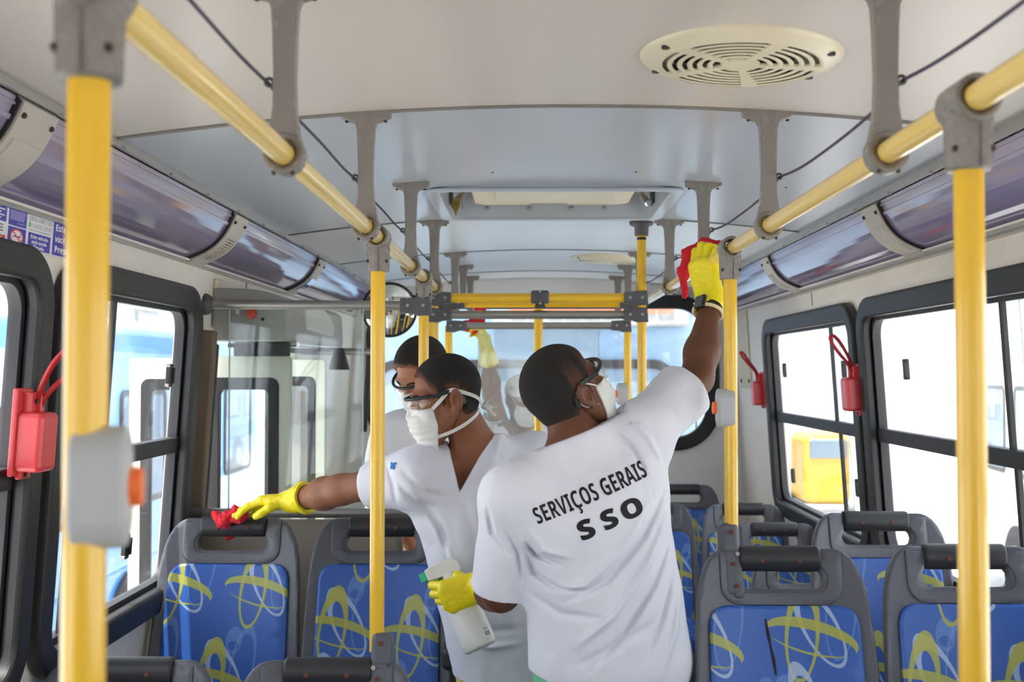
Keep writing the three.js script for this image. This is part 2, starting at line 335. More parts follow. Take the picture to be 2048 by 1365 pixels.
for (const side of ['L', 'R']) {
  const J = JOINTS[side], s = side === 'L' ? 1 : -1;
  const edges = [FRONT, ...J.map((j) => j[0]), 6.85];
  for (let i = 0; i < edges.length - 1; i++) {
    const a = edges[i] + (i ? 0.083 : 0), b = edges[i + 1] - (i < edges.length - 2 ? 0.083 : 0);
    const g = thing('light_cover', coverLabel[side][i], 'light cover', [0, 0, 0], 'violet light covers along the ceiling');
    part('diffuser', coveGeo(side, a, b, 0.2, 0.97, 0), M.cover, g);
    part('upper_strip', [coveGeo(side, a, b, 0.02, 0.19, -0.004), coveGeo(side, a, b, 0.06, 0.08, 0.001), coveGeo(side, a, b, 0.16, 0.2, 0.003)], M.coverStrip, g);
  }
  J.forEach(([d, kind], i) => {
    const g = thing('light_joint', jointLabel[side][i], 'light joint', [0, 0, 0], 'grey joints between the light covers');
    if (kind === 'v') part('body', [coveGeo(side, d - 0.075, d + 0.075, 0.0, 0.34, 0.013, 0.012, 8), coveGeo(side, d - 0.075, d + 0.075, 0.82, 1.0, 0.013, 0.012, 6), coveGeo(side, d - 0.075, d - 0.05, 0.34, 0.82, 0.013, 0.012, 10), coveGeo(side, d + 0.05, d + 0.075, 0.34, 0.82, 0.013, 0.012, 10)], M.jointPlastic, g);
    else part('body', coveGeo(side, d - 0.075, d + 0.075, 0.0, 1.0, 0.013, 0.02, 14), M.jointPlastic, g);
    part('gasket', coveGeo(side, d - 0.082, d - 0.0755, 0.02, 1.0, 0.008, 0.012), M.rubber, g); part('gasket', coveGeo(side, d + 0.0755, d + 0.082, 0.02, 1.0, 0.008, 0.012), M.rubber, g);
    part('lower_lip', coveGeo(side, d - 0.075, d + 0.075, 0.93, 1.04, 0.016, 0.012), M.jointPlastic, g);
    if (kind === 'v') {
      for (let k = 0; k <= 11; k++) { const f = 0.34 + 0.48 * k / 11; part('grille_slat', coveGeo(side, d - 0.05, d + 0.05, f - 0.011, f + 0.011, 0.014, 0.01, 2), M.jointPlastic, g); }
      for (const o of [-0.05, -0.03, 0.03, 0.05]) part('grille_bar', coveGeo(side, d + o - 0.003, d + o + 0.003, 0.34, 0.82, 0.0145, 0.006, 10), M.jointPlastic, g);
    } else if (kind === 'b') part('blue_lens', coveGeo(side, d - 0.045, d + 0.045, 0.4, 0.8, 0.017, 0.004, 10), M.blueLens, g);
    else part('raised_panel', coveGeo(side, d - 0.056, d + 0.056, 0.3, 0.85, 0.017, 0.004, 12), M.jointPlastic, g);
    for (const o of [-0.06, 0.06]) {
      const { t, b } = COVE[side], f = 0.1, x = t[0] + (b[0] - t[0]) * f, y = EY + t[1] + (b[1] - t[1]) * f;
      part('screw', new THREE.SphereGeometry(0.006, 8, 6).translate(x + s * 0.016, y - 0.018, -d - o), M.screw, g);
    }
  });
  const tr = thing('trim_' + (side === 'L' ? 2 : 3), side === 'L' ? 'metal channels above and below the light covers on the door side' : 'metal channels above and below the light covers opposite the door', 'trim', [0, 0, 0], null, 'structure');
  const { t, b } = COVE[side];
  part('upper_channel', [box(0.022, 0.012, REAR - FRONT - 0.1, t[0] + s * 0.012, EY + t[1] + 0.006, -(REAR + FRONT) / 2), box(0.006, 0.026, REAR - FRONT - 0.1, t[0] + s * 0.024, EY + t[1] + 0.004, -(REAR + FRONT) / 2)], M.channel, tr);
  part('lower_channel', [box(0.026, 0.012, REAR - FRONT - 0.1, b[0] - s * 0.004, EY + b[1] - 0.008, -(REAR + FRONT) / 2)], M.channel, tr);
  const wx = (side === 'L' ? XL : XR) + s * LEAN * 0.35;
  part('shelf', box(Math.abs(b[0] - wx) + 0.04, 0.006, REAR - FRONT - 0.1, (b[0] + wx) / 2, EY + b[1] - 0.004, -(REAR + FRONT) / 2), M.wall, tr);
  for (let d = 0.2; d < 6.8; d += 0.33) part('clip', box(0.012, 0.008, 0.016, t[0] + s * 0.028, EY + t[1] - 0.008, -d), M.channel, tr);
}

// ------------------------------------------------------------------ round ceiling vents
function roundVent(x, d, label) {
  const y = EY + ceilH(x), g = thing('ceiling_vent', label, 'vent', [x, y, -d], 'round cream ceiling vents');
  g.rotation.z = -0.14 * (x - CX);
  const prof = [[0.0, -0.02], [0.145, -0.02], [0.148, -0.0205], [0.155, -0.019], [0.176, -0.011], [0.184, -0.004], [0.184, 0.0]];
  const ring = new THREE.LatheGeometry(prof.slice(2).map((p) => new THREE.Vector2(...p)), 56);
  part('rim', ring, M.cream, g);
  part('duct', new THREE.LatheGeometry([[0.0, 0.118], [0.15, 0.118], [0.162, 0.106], [0.164, 0.02], [0.17, 0.018]].map((p) => new THREE.Vector2(...p)), 40), M.duct, g);
  part('fan_hub', new THREE.CylinderGeometry(0.05, 0.05, 0.05, 24).translate(0, 0.085, 0), M.duct, g);
  part('hub', new THREE.CylinderGeometry(0.036, 0.034, 0.006, 32).translate(0, -0.018, 0), M.cream, g);
  for (let k = 1; k <= 6; k++) part('grille_ring', new THREE.TorusGeometry(0.036 + k * 0.0185, 0.005, 8, 56).rotateX(Math.PI / 2).scale(1, 0.3, 1).translate(0, -0.0185, 0), M.cream, g);
  for (let k = 0; k < 5; k++) {
    const a = k * 2 * Math.PI / 5 + Math.PI / 2 , s = new THREE.Shape([[-0.006, 0.02], [0.006, 0.02], [0.016, 0.15], [-0.016, 0.15]].map((p) => new THREE.Vector2(...p)));
    part('spoke', extr(s, 0.005).rotateX(Math.PI / 2).translate(0, -0.0155, 0).rotateY(a), M.cream, g);
  }
  for (const a of [0.5, 2.64, 3.64, 5.78]) part('screw', new THREE.CylinderGeometry(0.008, 0.008, 0.008, 10).translate(0.166 * Math.cos(a), -0.013, 0.166 * Math.sin(a)), M.screw, g);
}
roundVent(0.385, 2.06, 'large round cream ceiling vent near the upper right');
roundVent(0.385, 5.72, 'small distant round ceiling vent behind the tall yellow pole');

// ------------------------------------------------------------------ roof hatch
{
  const { x0, x1, d0, d1 } = HATCH, cx = (x0 + x1) / 2, cz = -(d0 + d1) / 2, y = EY + 0.577;
  const g = thing('roof_hatch', 'rectangular roof escape hatch with cream lid in the grey ceiling panel', 'roof hatch', [cx, y, cz]);
  const hw = (x1 - x0) / 2, hd = (d1 - d0) / 2;
  const ring = rrect(-hw - 0.03, -hd - 0.012, hw + 0.03, hd + 0.012, 0.05); ring.holes.push(rrect(-hw + 0.004, -hd + 0.004, hw - 0.004, hd - 0.004, 0.045, THREE.Path));
  part('flange', extr(ring, 0.003, 0.004, 10).rotateX(Math.PI / 2).translate(0, -0.003, 0), M.ceilingGrey, g);
  const wallRing = (o, h) => { const s = rrect(-hw - o, -hd - o, hw + o, hd + o, 0.06); s.holes.push(rrect(-hw - o + 0.012, -hd - o + 0.012, hw + o - 0.012, hd + o - 0.012, 0.05, THREE.Path)); return extr(s, h, 0, 8).rotateX(-Math.PI / 2); };
  const well = part('well', wallRing(0.006, 0.14).translate(0, 0.0, 0), M.ceilingGrey, g);
  for (const px of [-0.24, -0.08, 0.075, 0.2]) part('screw', new THREE.SphereGeometry(0.009, 12, 8).scale(1, 1, 0.5).translate(px, 0.035, -hd + 0.01), M.steel, well);
  const lid = new THREE.Shape([[-0.27, -0.27], [0.27, -0.27], [0.27, 0.17], [0.24, 0.2], [0.07, 0.2], [0.05, 0.165], [-0.07, 0.165], [-0.09, 0.2], [-0.24, 0.2], [-0.27, 0.17]].map((p) => new THREE.Vector2(...p)));
  part('lid', [extr(lid, 0.04, 0.008).rotateX(-Math.PI / 2).translate(0, 0.04, -0.02), rbox(0.4, 0.012, 0.3, 0.005, 0, 0.03, 0.05)], M.cream, g);
  part('outer_cover', box(2 * hw, 0.01, 2 * hd, 0, 0.128, 0), M.cream, g);
  for (const s of [-1, 1]) {
    const h = part('hinge_arm', bar(V(s * (hw - 0.03), 0.03, -hd + 0.16), V(s * (hw - 0.06), 0.085, -hd + 0.10), 0.012), M.chrome, g);
    part('hinge_plate', rbox(0.01, 0.06, 0.07, 0.003, s * (hw - 0.012), 0.06, -hd + 0.13), M.clamp, h);
  }
  const lf = at(912, 412, 4.02);
  const leafShape = new THREE.Shape(); leafShape.moveTo(0, 0); leafShape.quadraticCurveTo(0.022, -0.02, 0.012, -0.042); leafShape.quadraticCurveTo(0.006, -0.05, 0, -0.075); leafShape.quadraticCurveTo(-0.008, -0.05, -0.016, -0.04); leafShape.quadraticCurveTo(-0.02, -0.02, 0, 0);
  const lg = extr(leafShape, 0.0015); const lp = lg.attributes.position; for (let i = 0; i < lp.count; i++) lp.setZ(i, lp.getZ(i) + 6 * lp.getX(i) * lp.getX(i) * 3 + 0.01 * Math.sin(lp.getY(i) * 60)); lg.computeVertexNormals();
  const leaf = thing('dry_leaf', 'dry olive green leaf caught in the left of the roof hatch', 'leaf', [lf.x, lf.y + 0.035, lf.z]);
  part('blade', lg, std(srgb(140, 128, 62), 0.8), leaf);
  part('stem', tube([V(0.002, 0, 0), V(0.012, 0.005, 0), V(0.02, -0.02, 0.002), V(0.024, -0.045, 0)], 0.0016, 16, 5), std(srgb(150, 110, 60), 0.8), leaf);
}
// ------------------------------------------------------------------ grab rails, hangers, poles
const RH = EY + 0.322, RX = { L: -0.365, R: 0.522 }, PR = 0.0175;
single('grab_rail', bar(V(RX.L, RH, 0.6), V(RX.L, RH, -5.25), 0.0172, 0.0172, 28), M.yellowSleeve, 'pale yellow overhead grab rail along the left side of the aisle', 'grab rail', [0, 0, 0], 'overhead grab rails');
single('grab_rail', bar(V(RX.R, RH, 0.6), V(RX.R, RH, -5.25), 0.0172, 0.0172, 28), M.yellowSleeve, 'pale yellow overhead grab rail along the right side of the aisle', 'grab rail', [0, 0, 0], 'overhead grab rails');

function hangerGeo(h) {                                              // profile of a hanger: foot plate, flared stem
  const s = new THREE.Shape();
  const pr = [[0.052, 0], [0.052, -0.010], [0.042, -0.015], [0.022, -0.021], [0.0165, -0.036], [0.0145, -0.07], [0.0125, -h * 0.6], [0.0135, -h + 0.05], [0.018, -h + 0.016], [0.022, -h]];
  s.moveTo(0.052, 0); for (const p of pr.slice(1)) s.lineTo(...p);
  for (const p of pr.slice().reverse()) s.lineTo(-p[0], p[1]);
  const g = extr(s, 0.016, 0.004, 4).translate(0, 0, -0.008);
  return g;
}
const hangLabel = (side, i) => ['hanger behind the photographer', 'nearest hanger at the top edge of the picture', 'hanger mounted on the seam before the grey ceiling panel', 'hanger beside the roof hatch', 'hanger at the rear edge of the roof hatch', 'hanger on the second white seam behind the hatch', 'second rearmost small hanger', 'rearmost small hanger'][i];
const HD = [0.75, 1.655, 2.473, 3.40, 4.24, 5.39, 6.05, 6.75];
const eyes = { L: [], R: [] };
for (const side of ['L', 'R']) HD.forEach((d, i) => {
  const x = RX[side], yt = EY + ceilH(x), h = yt - RH - 0.02;
  const g = thing('rail_hanger', 'grey ' + hangLabel(side, i) + (side === 'L' ? ', left row' : ', right row'), 'rail hanger', [x, yt, -d], 'grey ceiling hangers of the grab rails');
  part('stem', hangerGeo(h), M.hanger, g);
  if (i < 6 ) {
    part('ring', new THREE.LatheGeometry([[0.0185, -0.016], [0.029, -0.016], [0.031, -0.012], [0.031, 0.012], [0.029, 0.016], [0.0185, 0.016], [0.0185, -0.016]].map((p) => new THREE.Vector2(...p)), 32).rotateX(Math.PI / 2).translate(0, -h - 0.02, 0), M.hanger, g);
    const e = part('cord_eye', new THREE.TorusGeometry(0.006, 0.0025, 6, 14).translate((side === 'L' ? -1 : 1) * 0.024, -h * 0.62, 0), M.clamp, g);
    e.userData.label = 'small dark eyelet for the cord';
    for (const k of [-1, 1]) part('ring_screw', new THREE.SphereGeometry(0.004, 8, 6).translate(k * 0.014, -h - 0.048, 0.012), M.screw, g);
  }
  for (const k of [-1, 1]) part('plate_screw', new THREE.SphereGeometry(0.0045, 8, 6).scale(1, 0.6, 1).translate(k * 0.043, -0.021, 0), M.screw, g);
  eyes[side].push(V(x + (side === 'L' ? -1 : 1) * 0.026, yt - h * 0.62, -d));
});
// bell cord that sags between the hangers
for (const side of ['L', 'R']) {
  const E = eyes[side].slice(0, 6);
  for (let i = 0; i < E.length - 1; i++) {
    const a = E[i], b = E[i + 1], pts = [], sag = side === 'R' ? 0.02 : 0.006;
    for (let k = 0; k <= 12; k++) { const t = k / 12, p = a.clone().lerp(b, t); p.y -= sag * 4 * t * (1 - t); p.x += (side === 'R' ? 0.002 : -0.002) * Math.sin(t * 9); pts.push(p); }
    single('bell_cord', tube(pts, 0.0028, 40, 6), M.cord, 'dark bell cord stretch ' + ['behind the photographer', 'before the seam of the grey ceiling panel', 'below the grey ceiling panel', 'beside the roof hatch', 'behind the roof hatch'][i] + (side === 'L' ? ' on the left' : ' on the right'), 'cord', [0, 0, 0], 'bell cord between hangers');
  }
}
// tee joint: sleeve around the rail and a socket for the pole
function teeGeo() {
  const sleeve = new THREE.LatheGeometry([[0.0185, -0.036], [0.0265, -0.036], [0.0285, -0.032], [0.0285, 0.032], [0.0265, 0.036], [0.0185, 0.036], [0.0185, -0.036]].map((p) => new THREE.Vector2(...p)), 28).rotateX(Math.PI / 2);
  const socket = new THREE.LatheGeometry([[0.018, -0.082], [0.0255, -0.082], [0.027, -0.078], [0.0285, -0.03], [0.0285, 0.0]].map((p) => new THREE.Vector2(...p)), 28);
  return merge([sleeve, socket]);
}
const tee = teeGeo();
function pole(side, d, yb, label, opts = {}) {
  const x = RX[side] + (opts.dx || 0);
  const g = thing('grab_pole', label, 'grab pole', [x, yb, -d], 'vertical yellow grab poles');
  const top = RH - 0.07;
  part('tube', new THREE.CylinderGeometry(PR, PR, top - yb, 28).translate(0, (top - yb) / 2, 0), M.yellow, g);
  const t = part('tee_joint', tee.clone().translate(0, RH - yb, 0), M.hanger, g);
  for (const [a, b] of [[-0.022, -0.012], [0.022, -0.012], [-0.022, -0.058], [0.022, -0.058]]) part('joint_screw', new THREE.SphereGeometry(0.0045, 8, 6).translate(a, RH - yb + b, Math.sqrt(Math.max(0, 0.0275 ** 2 - a * a))), M.screw, t);
  part('joint_seam', box(0.0015, 0.052, 0.002, 0.004, RH - yb - 0.055, 0.0275), M.clamp, t);
  if (opts.foot) part('floor_flange', new THREE.LatheGeometry([[0.018, 0.05], [0.023, 0.05], [0.024, 0.012], [0.045, 0.008], [0.045, 0]].map((p) => new THREE.Vector2(...p)), 24), M.clamp, g);
  return g;
}
pole('L', 0.918, 0, 'thick blurred yellow pole at the left front with request button', { foot: true });
pole('R', 1.345, 0, 'thick blurred yellow pole at the right front', { foot: true });
const poleL2 = pole('L', 2.675, 0.99, 'yellow pole in front of the left man standing on a seat corner');
const poleR2 = pole('R', 2.92, 1.20, 'yellow pole rising from the torn seat with small request button', { dx: -0.006 });
pole('L', 3.82, 0, 'yellow pole at the aisle end of the door partition', { foot: true });
// request buttons
function requestButton(x, y, z, s, face, label) {
  const g = thing('request_button', label, 'request button', [x, y, z], 'grey request buttons on poles');
  g.rotation.y = face;
  const sh = new THREE.Shape(); sh.moveTo(-0.02, -0.026); sh.quadraticCurveTo(-0.016, -0.042, 0, -0.045); sh.quadraticCurveTo(0.016, -0.042, 0.02, -0.026); sh.lineTo(0.02, 0.026); sh.quadraticCurveTo(0.016, 0.042, 0, 0.045); sh.quadraticCurveTo(-0.016, 0.042, -0.02, 0.026); sh.closePath();
  part('housing', extr(sh, 0.034, 0.005, 6).translate(0, 0, -0.006), M.buttonGrey, g);
  part('faceplate', new THREE.SphereGeometry(0.04, 24, 16).scale(0.48, 0.9, 0.16).translate(0, 0, 0.030), std(srgb(190, 190, 190), 0.4), g);
  part('push_button', new THREE.CylinderGeometry(0.0115, 0.0125, 0.012, 24).rotateX(Math.PI / 2).scale(1, 1.35, 1).translate(0, 0, 0.038), M.orange, g);
}
requestButton(RX.L + 0.002, EY - 0.094, -0.918 + 0.002, 1, 1.72, 'grey request button with orange push on the left blurred pole');
requestButton(RX.R - 0.010, EY - 0.092, -2.92 + 0.004, 1, -1.5, 'small grey request button with orange edge on the torn seat pole');

// ------------------------------------------------------------------ cross bars, clamps and acrylic screens further back
function clampGeo(a, b, w, h) { return rbox(w, h, 0.055, 0.008, (a.x + b.x) / 2, (a.y + b.y) / 2, (a.z + b.z) / 2); }
function clampPart(parent, x, y, z, dir, k = 0.74, name = 'clamp') {           // dark two-shell clamp from a pole towards dir
  const s = new THREE.Shape(); s.moveTo(-0.026 * dir, -0.034); s.lineTo(0.02 * dir, -0.036); s.quadraticCurveTo(0.035 * dir, -0.03, 0.045 * dir, -0.026); s.lineTo(0.088 * dir, -0.024); s.lineTo(0.088 * dir, 0.024); s.lineTo(0.03 * dir, 0.028); s.lineTo(-0.022 * dir, 0.03); s.closePath();
  const c = part(name, extr(s, 0.044, 0.005, 4).translate(0, 0, -0.022).scale(k, k, 1).translate(x, y, z), M.clamp, parent);
  for (const o of [0.0, 0.062]) part('bolt', new THREE.CylinderGeometry(0.006, 0.006, 0.006, 10).rotateX(Math.PI / 2).translate(x + o * dir * k, y, z + 0.028), M.steel, c);
  return c;
}
{ // door side partition at the left: two steel bars, acrylic sheet, lower panel
  const d = 3.82, xa = onWall('L', d, 0.23, 0).x, xb = RX.L;
  const t = thing('partition_rail', 'upper grey steel rail above the acrylic sheet by the door', 'rail', [0, 0, 0]);
  part('tube', bar(V(xa + 0.01, EY + 0.232, -d), V(xb - 0.01, EY + 0.226, -d), 0.0165), M.steel, t);
  part('wall_flange', new THREE.LatheGeometry([[0.0, 0.03], [0.022, 0.03], [0.026, 0.026], [0.036, 0.012], [0.038, 0], [0, 0]].map((p) => new THREE.Vector2(...p)), 24).rotateZ(-Math.PI / 2).translate(xa, EY + 0.232, -d), M.clamp, t);
  clampPart(t, xb, EY + 0.226, -d, -1, 0.85);
  const l = thing('partition_rail', 'lower grey steel rail behind the handles of the left seats', 'rail', [0, 0, 0]);
  const xc = onWall('L', d - 0.1, -0.48, 0).x;
  part('tube', bar(V(xc + 0.01, EY - 0.478, -d), V(xb - 0.01, EY - 0.478, -d), 0.0165), M.steel, l);
  part('wall_flange', [new THREE.LatheGeometry([[0.0, 0.05], [0.022, 0.05], [0.026, 0.046], [0.026, 0.016], [0.034, 0.012], [0.036, 0], [0, 0]].map((p) => new THREE.Vector2(...p)), 24).rotateZ(-Math.PI / 2).translate(xc, EY - 0.478, -d), rbox(0.012, 0.15, 0.05, 0.005, xc + 0.008, EY - 0.478, -d)], M.clamp, l);
  const a = thing('acrylic_screen', 'clear acrylic sheet between the two rails of the door partition', 'screen', [0, 0, -d]);
  part('sheet', box(0.452, 0.68, 0.006, -0.80, EY - 0.125, 0), M.acrylic, a);
  for (const x of [-1.028, -0.572]) part('bright_edge', box(0.004, 0.68, 0.007, x, EY - 0.125, 0), M.glassEdge, a);
  for (const x of [-1.0, -0.6]) part('clip', box(0.012, 0.03, 0.014, x, EY + 0.212, 0), M.steel, a);
  const p = thing('partition_panel', 'speckled grey panel below the rail behind the left seats', 'panel', [0, 0, -d - 0.03]);
  part('board', rbox(0.70, 0.95, 0.02, 0.006, -0.79, EY - 0.478 - 0.5, 0), M.partition, p);
  part('edge_strip', box(0.016, 0.95, 0.026, -0.447, EY - 0.978, 0), M.steel, p);
}
{ // portal over the aisle behind the two front men
  const d = 4.34, xl = -0.388, xr = 0.427, y1 = EY + 0.287, y2 = EY + 0.222;
  const tp = thing('grab_pole', 'tall yellow pole from the ceiling behind the right man', 'grab pole', [xr, 0, -d], 'vertical yellow grab poles');
  const yt = EY + ceilH(xr);
  part('tube', new THREE.CylinderGeometry(PR, PR, yt - 0.03, 24).translate(0, (yt - 0.03) / 2, 0), M.yellow, tp);
  part('ceiling_flange', new THREE.LatheGeometry([[0.018, -0.055], [0.026, -0.055], [0.028, -0.02], [0.045, -0.012], [0.047, 0], [0, 0]].map((p) => new THREE.Vector2(...p)), 24).translate(0, yt, 0), M.clamp, tp);
  part('dark_band', new THREE.CylinderGeometry(PR + 0.0006, PR + 0.0006, 0.01, 20).translate(0, yt - 0.066, 0), M.dark, tp);
  const lp = thing('grab_pole', 'yellow pole hidden behind the partition pole, carrying the portal bars', 'grab pole', [xl, 0, -d], 'vertical yellow grab poles');
  part('tube', new THREE.CylinderGeometry(PR, PR, RH, 24).translate(0, RH / 2, 0), M.yellow, lp);
  const b = thing('portal_bar', 'yellow cross bar over the aisle with a dark joint in its middle', 'cross bar', [0, 0, 0]);
  part('tube', bar(V(xl, y1, -d), V(xr, y1, -d), 0.0185), M.yellow, b);
  clampPart(b, xl + 0.012, y1, -d, 1); clampPart(b, xr, y1, -d, -1);
  const mj = part('middle_joint', [rbox(0.07, 0.05, 0.05, 0.008, 0.035, y1 + 0.003, -d), new THREE.CylinderGeometry(0.016, 0.024, 0.02, 16).translate(0.035, y1 - 0.03, -d)], M.clamp, b);
  part('bolt', ball(0.006, 0.035, y1 - 0.022, -d + 0.022), M.steel, mj); part('bolt', ball(0.006, 0.035, y1 + 0.024, -d + 0.022), M.steel, mj);
  const b2 = thing('portal_bar', 'second yellow cross bar just behind and below the jointed one', 'cross bar', [0, 0, 0]);
  part('tube', bar(V(xl + 0.05, EY + 0.28, -d - 0.22), V(xr, EY + 0.28, -d - 0.22), 0.0175), M.yellow, b2);
  clampPart(b2, xl + 0.05, EY + 0.28, -d - 0.22, 1); clampPart(b2, xr, EY + 0.28, -d - 0.22, -1);
  const c = thing('portal_bar', 'grey cross bar below the jointed yellow bar', 'cross bar', [0, 0, 0]);
  part('tube', bar(V(xl, y2, -d), V(xr, y2, -d), 0.0165), M.steel, c);
  clampPart(c, xl + 0.012, y2, -d, 1); clampPart(c, xr, y2, -d, -1);
  const cp = thing('grab_pole', 'slim yellow pole hanging in the middle of the aisle portal', 'grab pole', [0.03, 0, -d - 0.22], 'vertical yellow grab poles');
  part('tube', new THREE.CylinderGeometry(PR, PR, EY + 0.28, 24).translate(0, (EY + 0.28) / 2, 0), M.yellow, cp);
  // second portal further back with the acrylic sheet
  const e = 5.2, y3 = EY + 0.215;
  const q = thing('portal_bar', 'rear grey cross bar carrying the smeared acrylic sheet', 'cross bar', [0, 0, 0]);
  part('tube', bar(V(-0.38, y3, -e), V(0.446, y3, -e), 0.0165), M.steel, q);
  clampPart(q, -0.37, y3, -e, 1); clampPart(q, 0.44, y3, -e, -1);
  const lq = thing('grab_pole', 'short yellow pole under the rear grey cross bar on the left', 'grab pole', [-0.381, 0, -e], 'vertical yellow grab poles');
  part('tube', new THREE.CylinderGeometry(PR, PR, y3, 24).translate(0, y3 / 2, 0), M.yellow, lq);
  const rq = thing('grab_pole', 'yellow pole under the rear grey cross bar with pale button', 'grab pole', [0.446, 0, -e], 'vertical yellow grab poles');
  part('tube', new THREE.CylinderGeometry(PR, PR, y3, 24).translate(0, y3 / 2, 0), M.yellow, rq);
  const ex = thing('grab_pole', 'thin sliver of yellow pole between partition pole and portal clamps', 'grab pole', [-0.425, 0, -4.95], 'vertical yellow grab poles');
  part('tube', new THREE.CylinderGeometry(PR, PR, RH, 24).translate(0, RH / 2, 0), M.yellow, ex);
  requestButton(0.43, EY - 0.10, -e + 0.004, 1, -1.3, 'pale far request button on the pole beside the right man\'s face');
  const s = thing('acrylic_screen', 'smeared acrylic sheet hanging in front of the rear man\'s arm', 'screen', [0, 0, -e]);
  part('sheet', box(0.56, 0.75, 0.006, 0.035, EY - 0.18, 0), M.acrylicDirty, s);
  for (const x of [-0.243, 0.313]) part('bright_edge', box(0.004, 0.75, 0.007, x, EY - 0.18, 0), M.glassEdge, s);
  const s2 = thing('acrylic_screen', 'narrow acrylic strip beside the rear man\'s forearm', 'screen', [0, 0, -e - 0.05]);
  part('sheet', box(0.064, 0.6, 0.005, -0.214, EY - 0.12, 0), M.acrylic, s2);
}
// convex mirror on its black arm
{
  const p = at(779, 620, 5.4);
  const g = thing('convex_mirror', 'round convex mirror with black rim above the rear man\'s head', 'mirror', [p.x, p.y, p.z]);
  g.rotation.set(0.12, 0.15, 0);
  part('rim', new THREE.TorusGeometry(0.127, 0.008, 10, 48), M.black, g);
  part('glass', new THREE.SphereGeometry(0.36, 40, 12, 0, Math.PI * 2, 0, 0.36).rotateX(Math.PI / 2).translate(0, 0, -0.335), phys(srgb(225, 230, 228), 0.03, { metalness: 1 }), g);
  part('housing', new THREE.SphereGeometry(0.15, 32, 10, 0, Math.PI * 2, 0, 1.0).rotateX(-Math.PI / 2).scale(1, 1, 0.45).translate(0, 0, 0.03), M.black, g);
  part('arm', [bar(V(-0.09, -0.09, -0.02), V(-0.10, -0.24, -0.04), 0.012), bar(V(-0.10, -0.24, -0.04), V(-0.13, -0.6, -0.06), 0.014)], M.black, g);
}
// ------------------------------------------------------------------ seats
const seatFabric = canvasTex(1024, 1024, (c, W, H) => {
  c.fillStyle = 'rgb(40,90,172)'; c.fillRect(0, 0, W, H);
  let s = 11; const r = () => { s = (s * 1664525 + 1013904223) >>> 0; return s / 4294967296; };
  for (let i = 0; i < 5200; i++) { const q = r(); c.fillStyle = q < 0.5 ? 'rgba(30,74,150,0.55)' : q < 0.8 ? 'rgba(84,130,196,0.5)' : 'rgba(150,150,150,0.55)'; c.fillRect(r() * W, r() * H, 1 + r() * 2, 1 + r() * 2); }
  const loop = (x, y, a, b, rot, t, col) => {                          // an uneven elliptical band: outer ellipse less a shifted inner one
    for (const ox of [-W, 0, W]) for (const oy of [-H, 0, H]) {
      c.save(); c.translate(x + ox, y + oy); c.rotate(rot); c.fillStyle = col; c.beginPath();
      c.ellipse(0, 0, a, b, 0, 0, 7); c.ellipse(0, t * 1.1, a - t * 0.55, b - t * 1.75, 0, 0, 7);
      c.fill('evenodd'); c.restore();
    }
  };
  const Y = 'rgba(176,174,72,0.88)', G = 'rgba(176,192,214,0.85)', B = 'rgba(120,152,204,0.5)';
  const unit = (x, y) => {
    loop(x + 70, y - 30, 74, 235, 0.15, 20, B); loop(x - 40, y + 30, 86, 225, -0.45, 29, G); loop(x - 120, y + 60, 84, 250, 0.12, 34, Y);
    loop(x - 80, y + 90, 225, 84, 0.25, 18, Y); loop(x + 10, y - 170, 50, 80, 0.1, 30, B);
  };
  unit(230, 250); unit(700, 300); unit(420, 760); unit(930, 780);
  loop(100, 600, 60, 150, -0.3, 24, G);
});
M.fabric = [0, 1, 2, 3].map((k) => { const t = seatFabric.clone(); t.offset.set([0.02, 0.37, 0.64, 0.2][k], [0.05, 0.3, 0.55, 0.78][k]); t.needsUpdate = true; return phys(0xffffff, 0.42, { map: t, clearcoat: 0.18, clearcoatRoughness: 0.35, bumpMap: rep(grainTex, 4), bumpScale: 0.0002 }); });
function bend(g, fn) { const p = g.attributes.position; for (let i = 0; i < p.count; i++) { const v = fn(p.getX(i), p.getY(i), p.getZ(i)); p.setXYZ(i, ...v); } return g; }
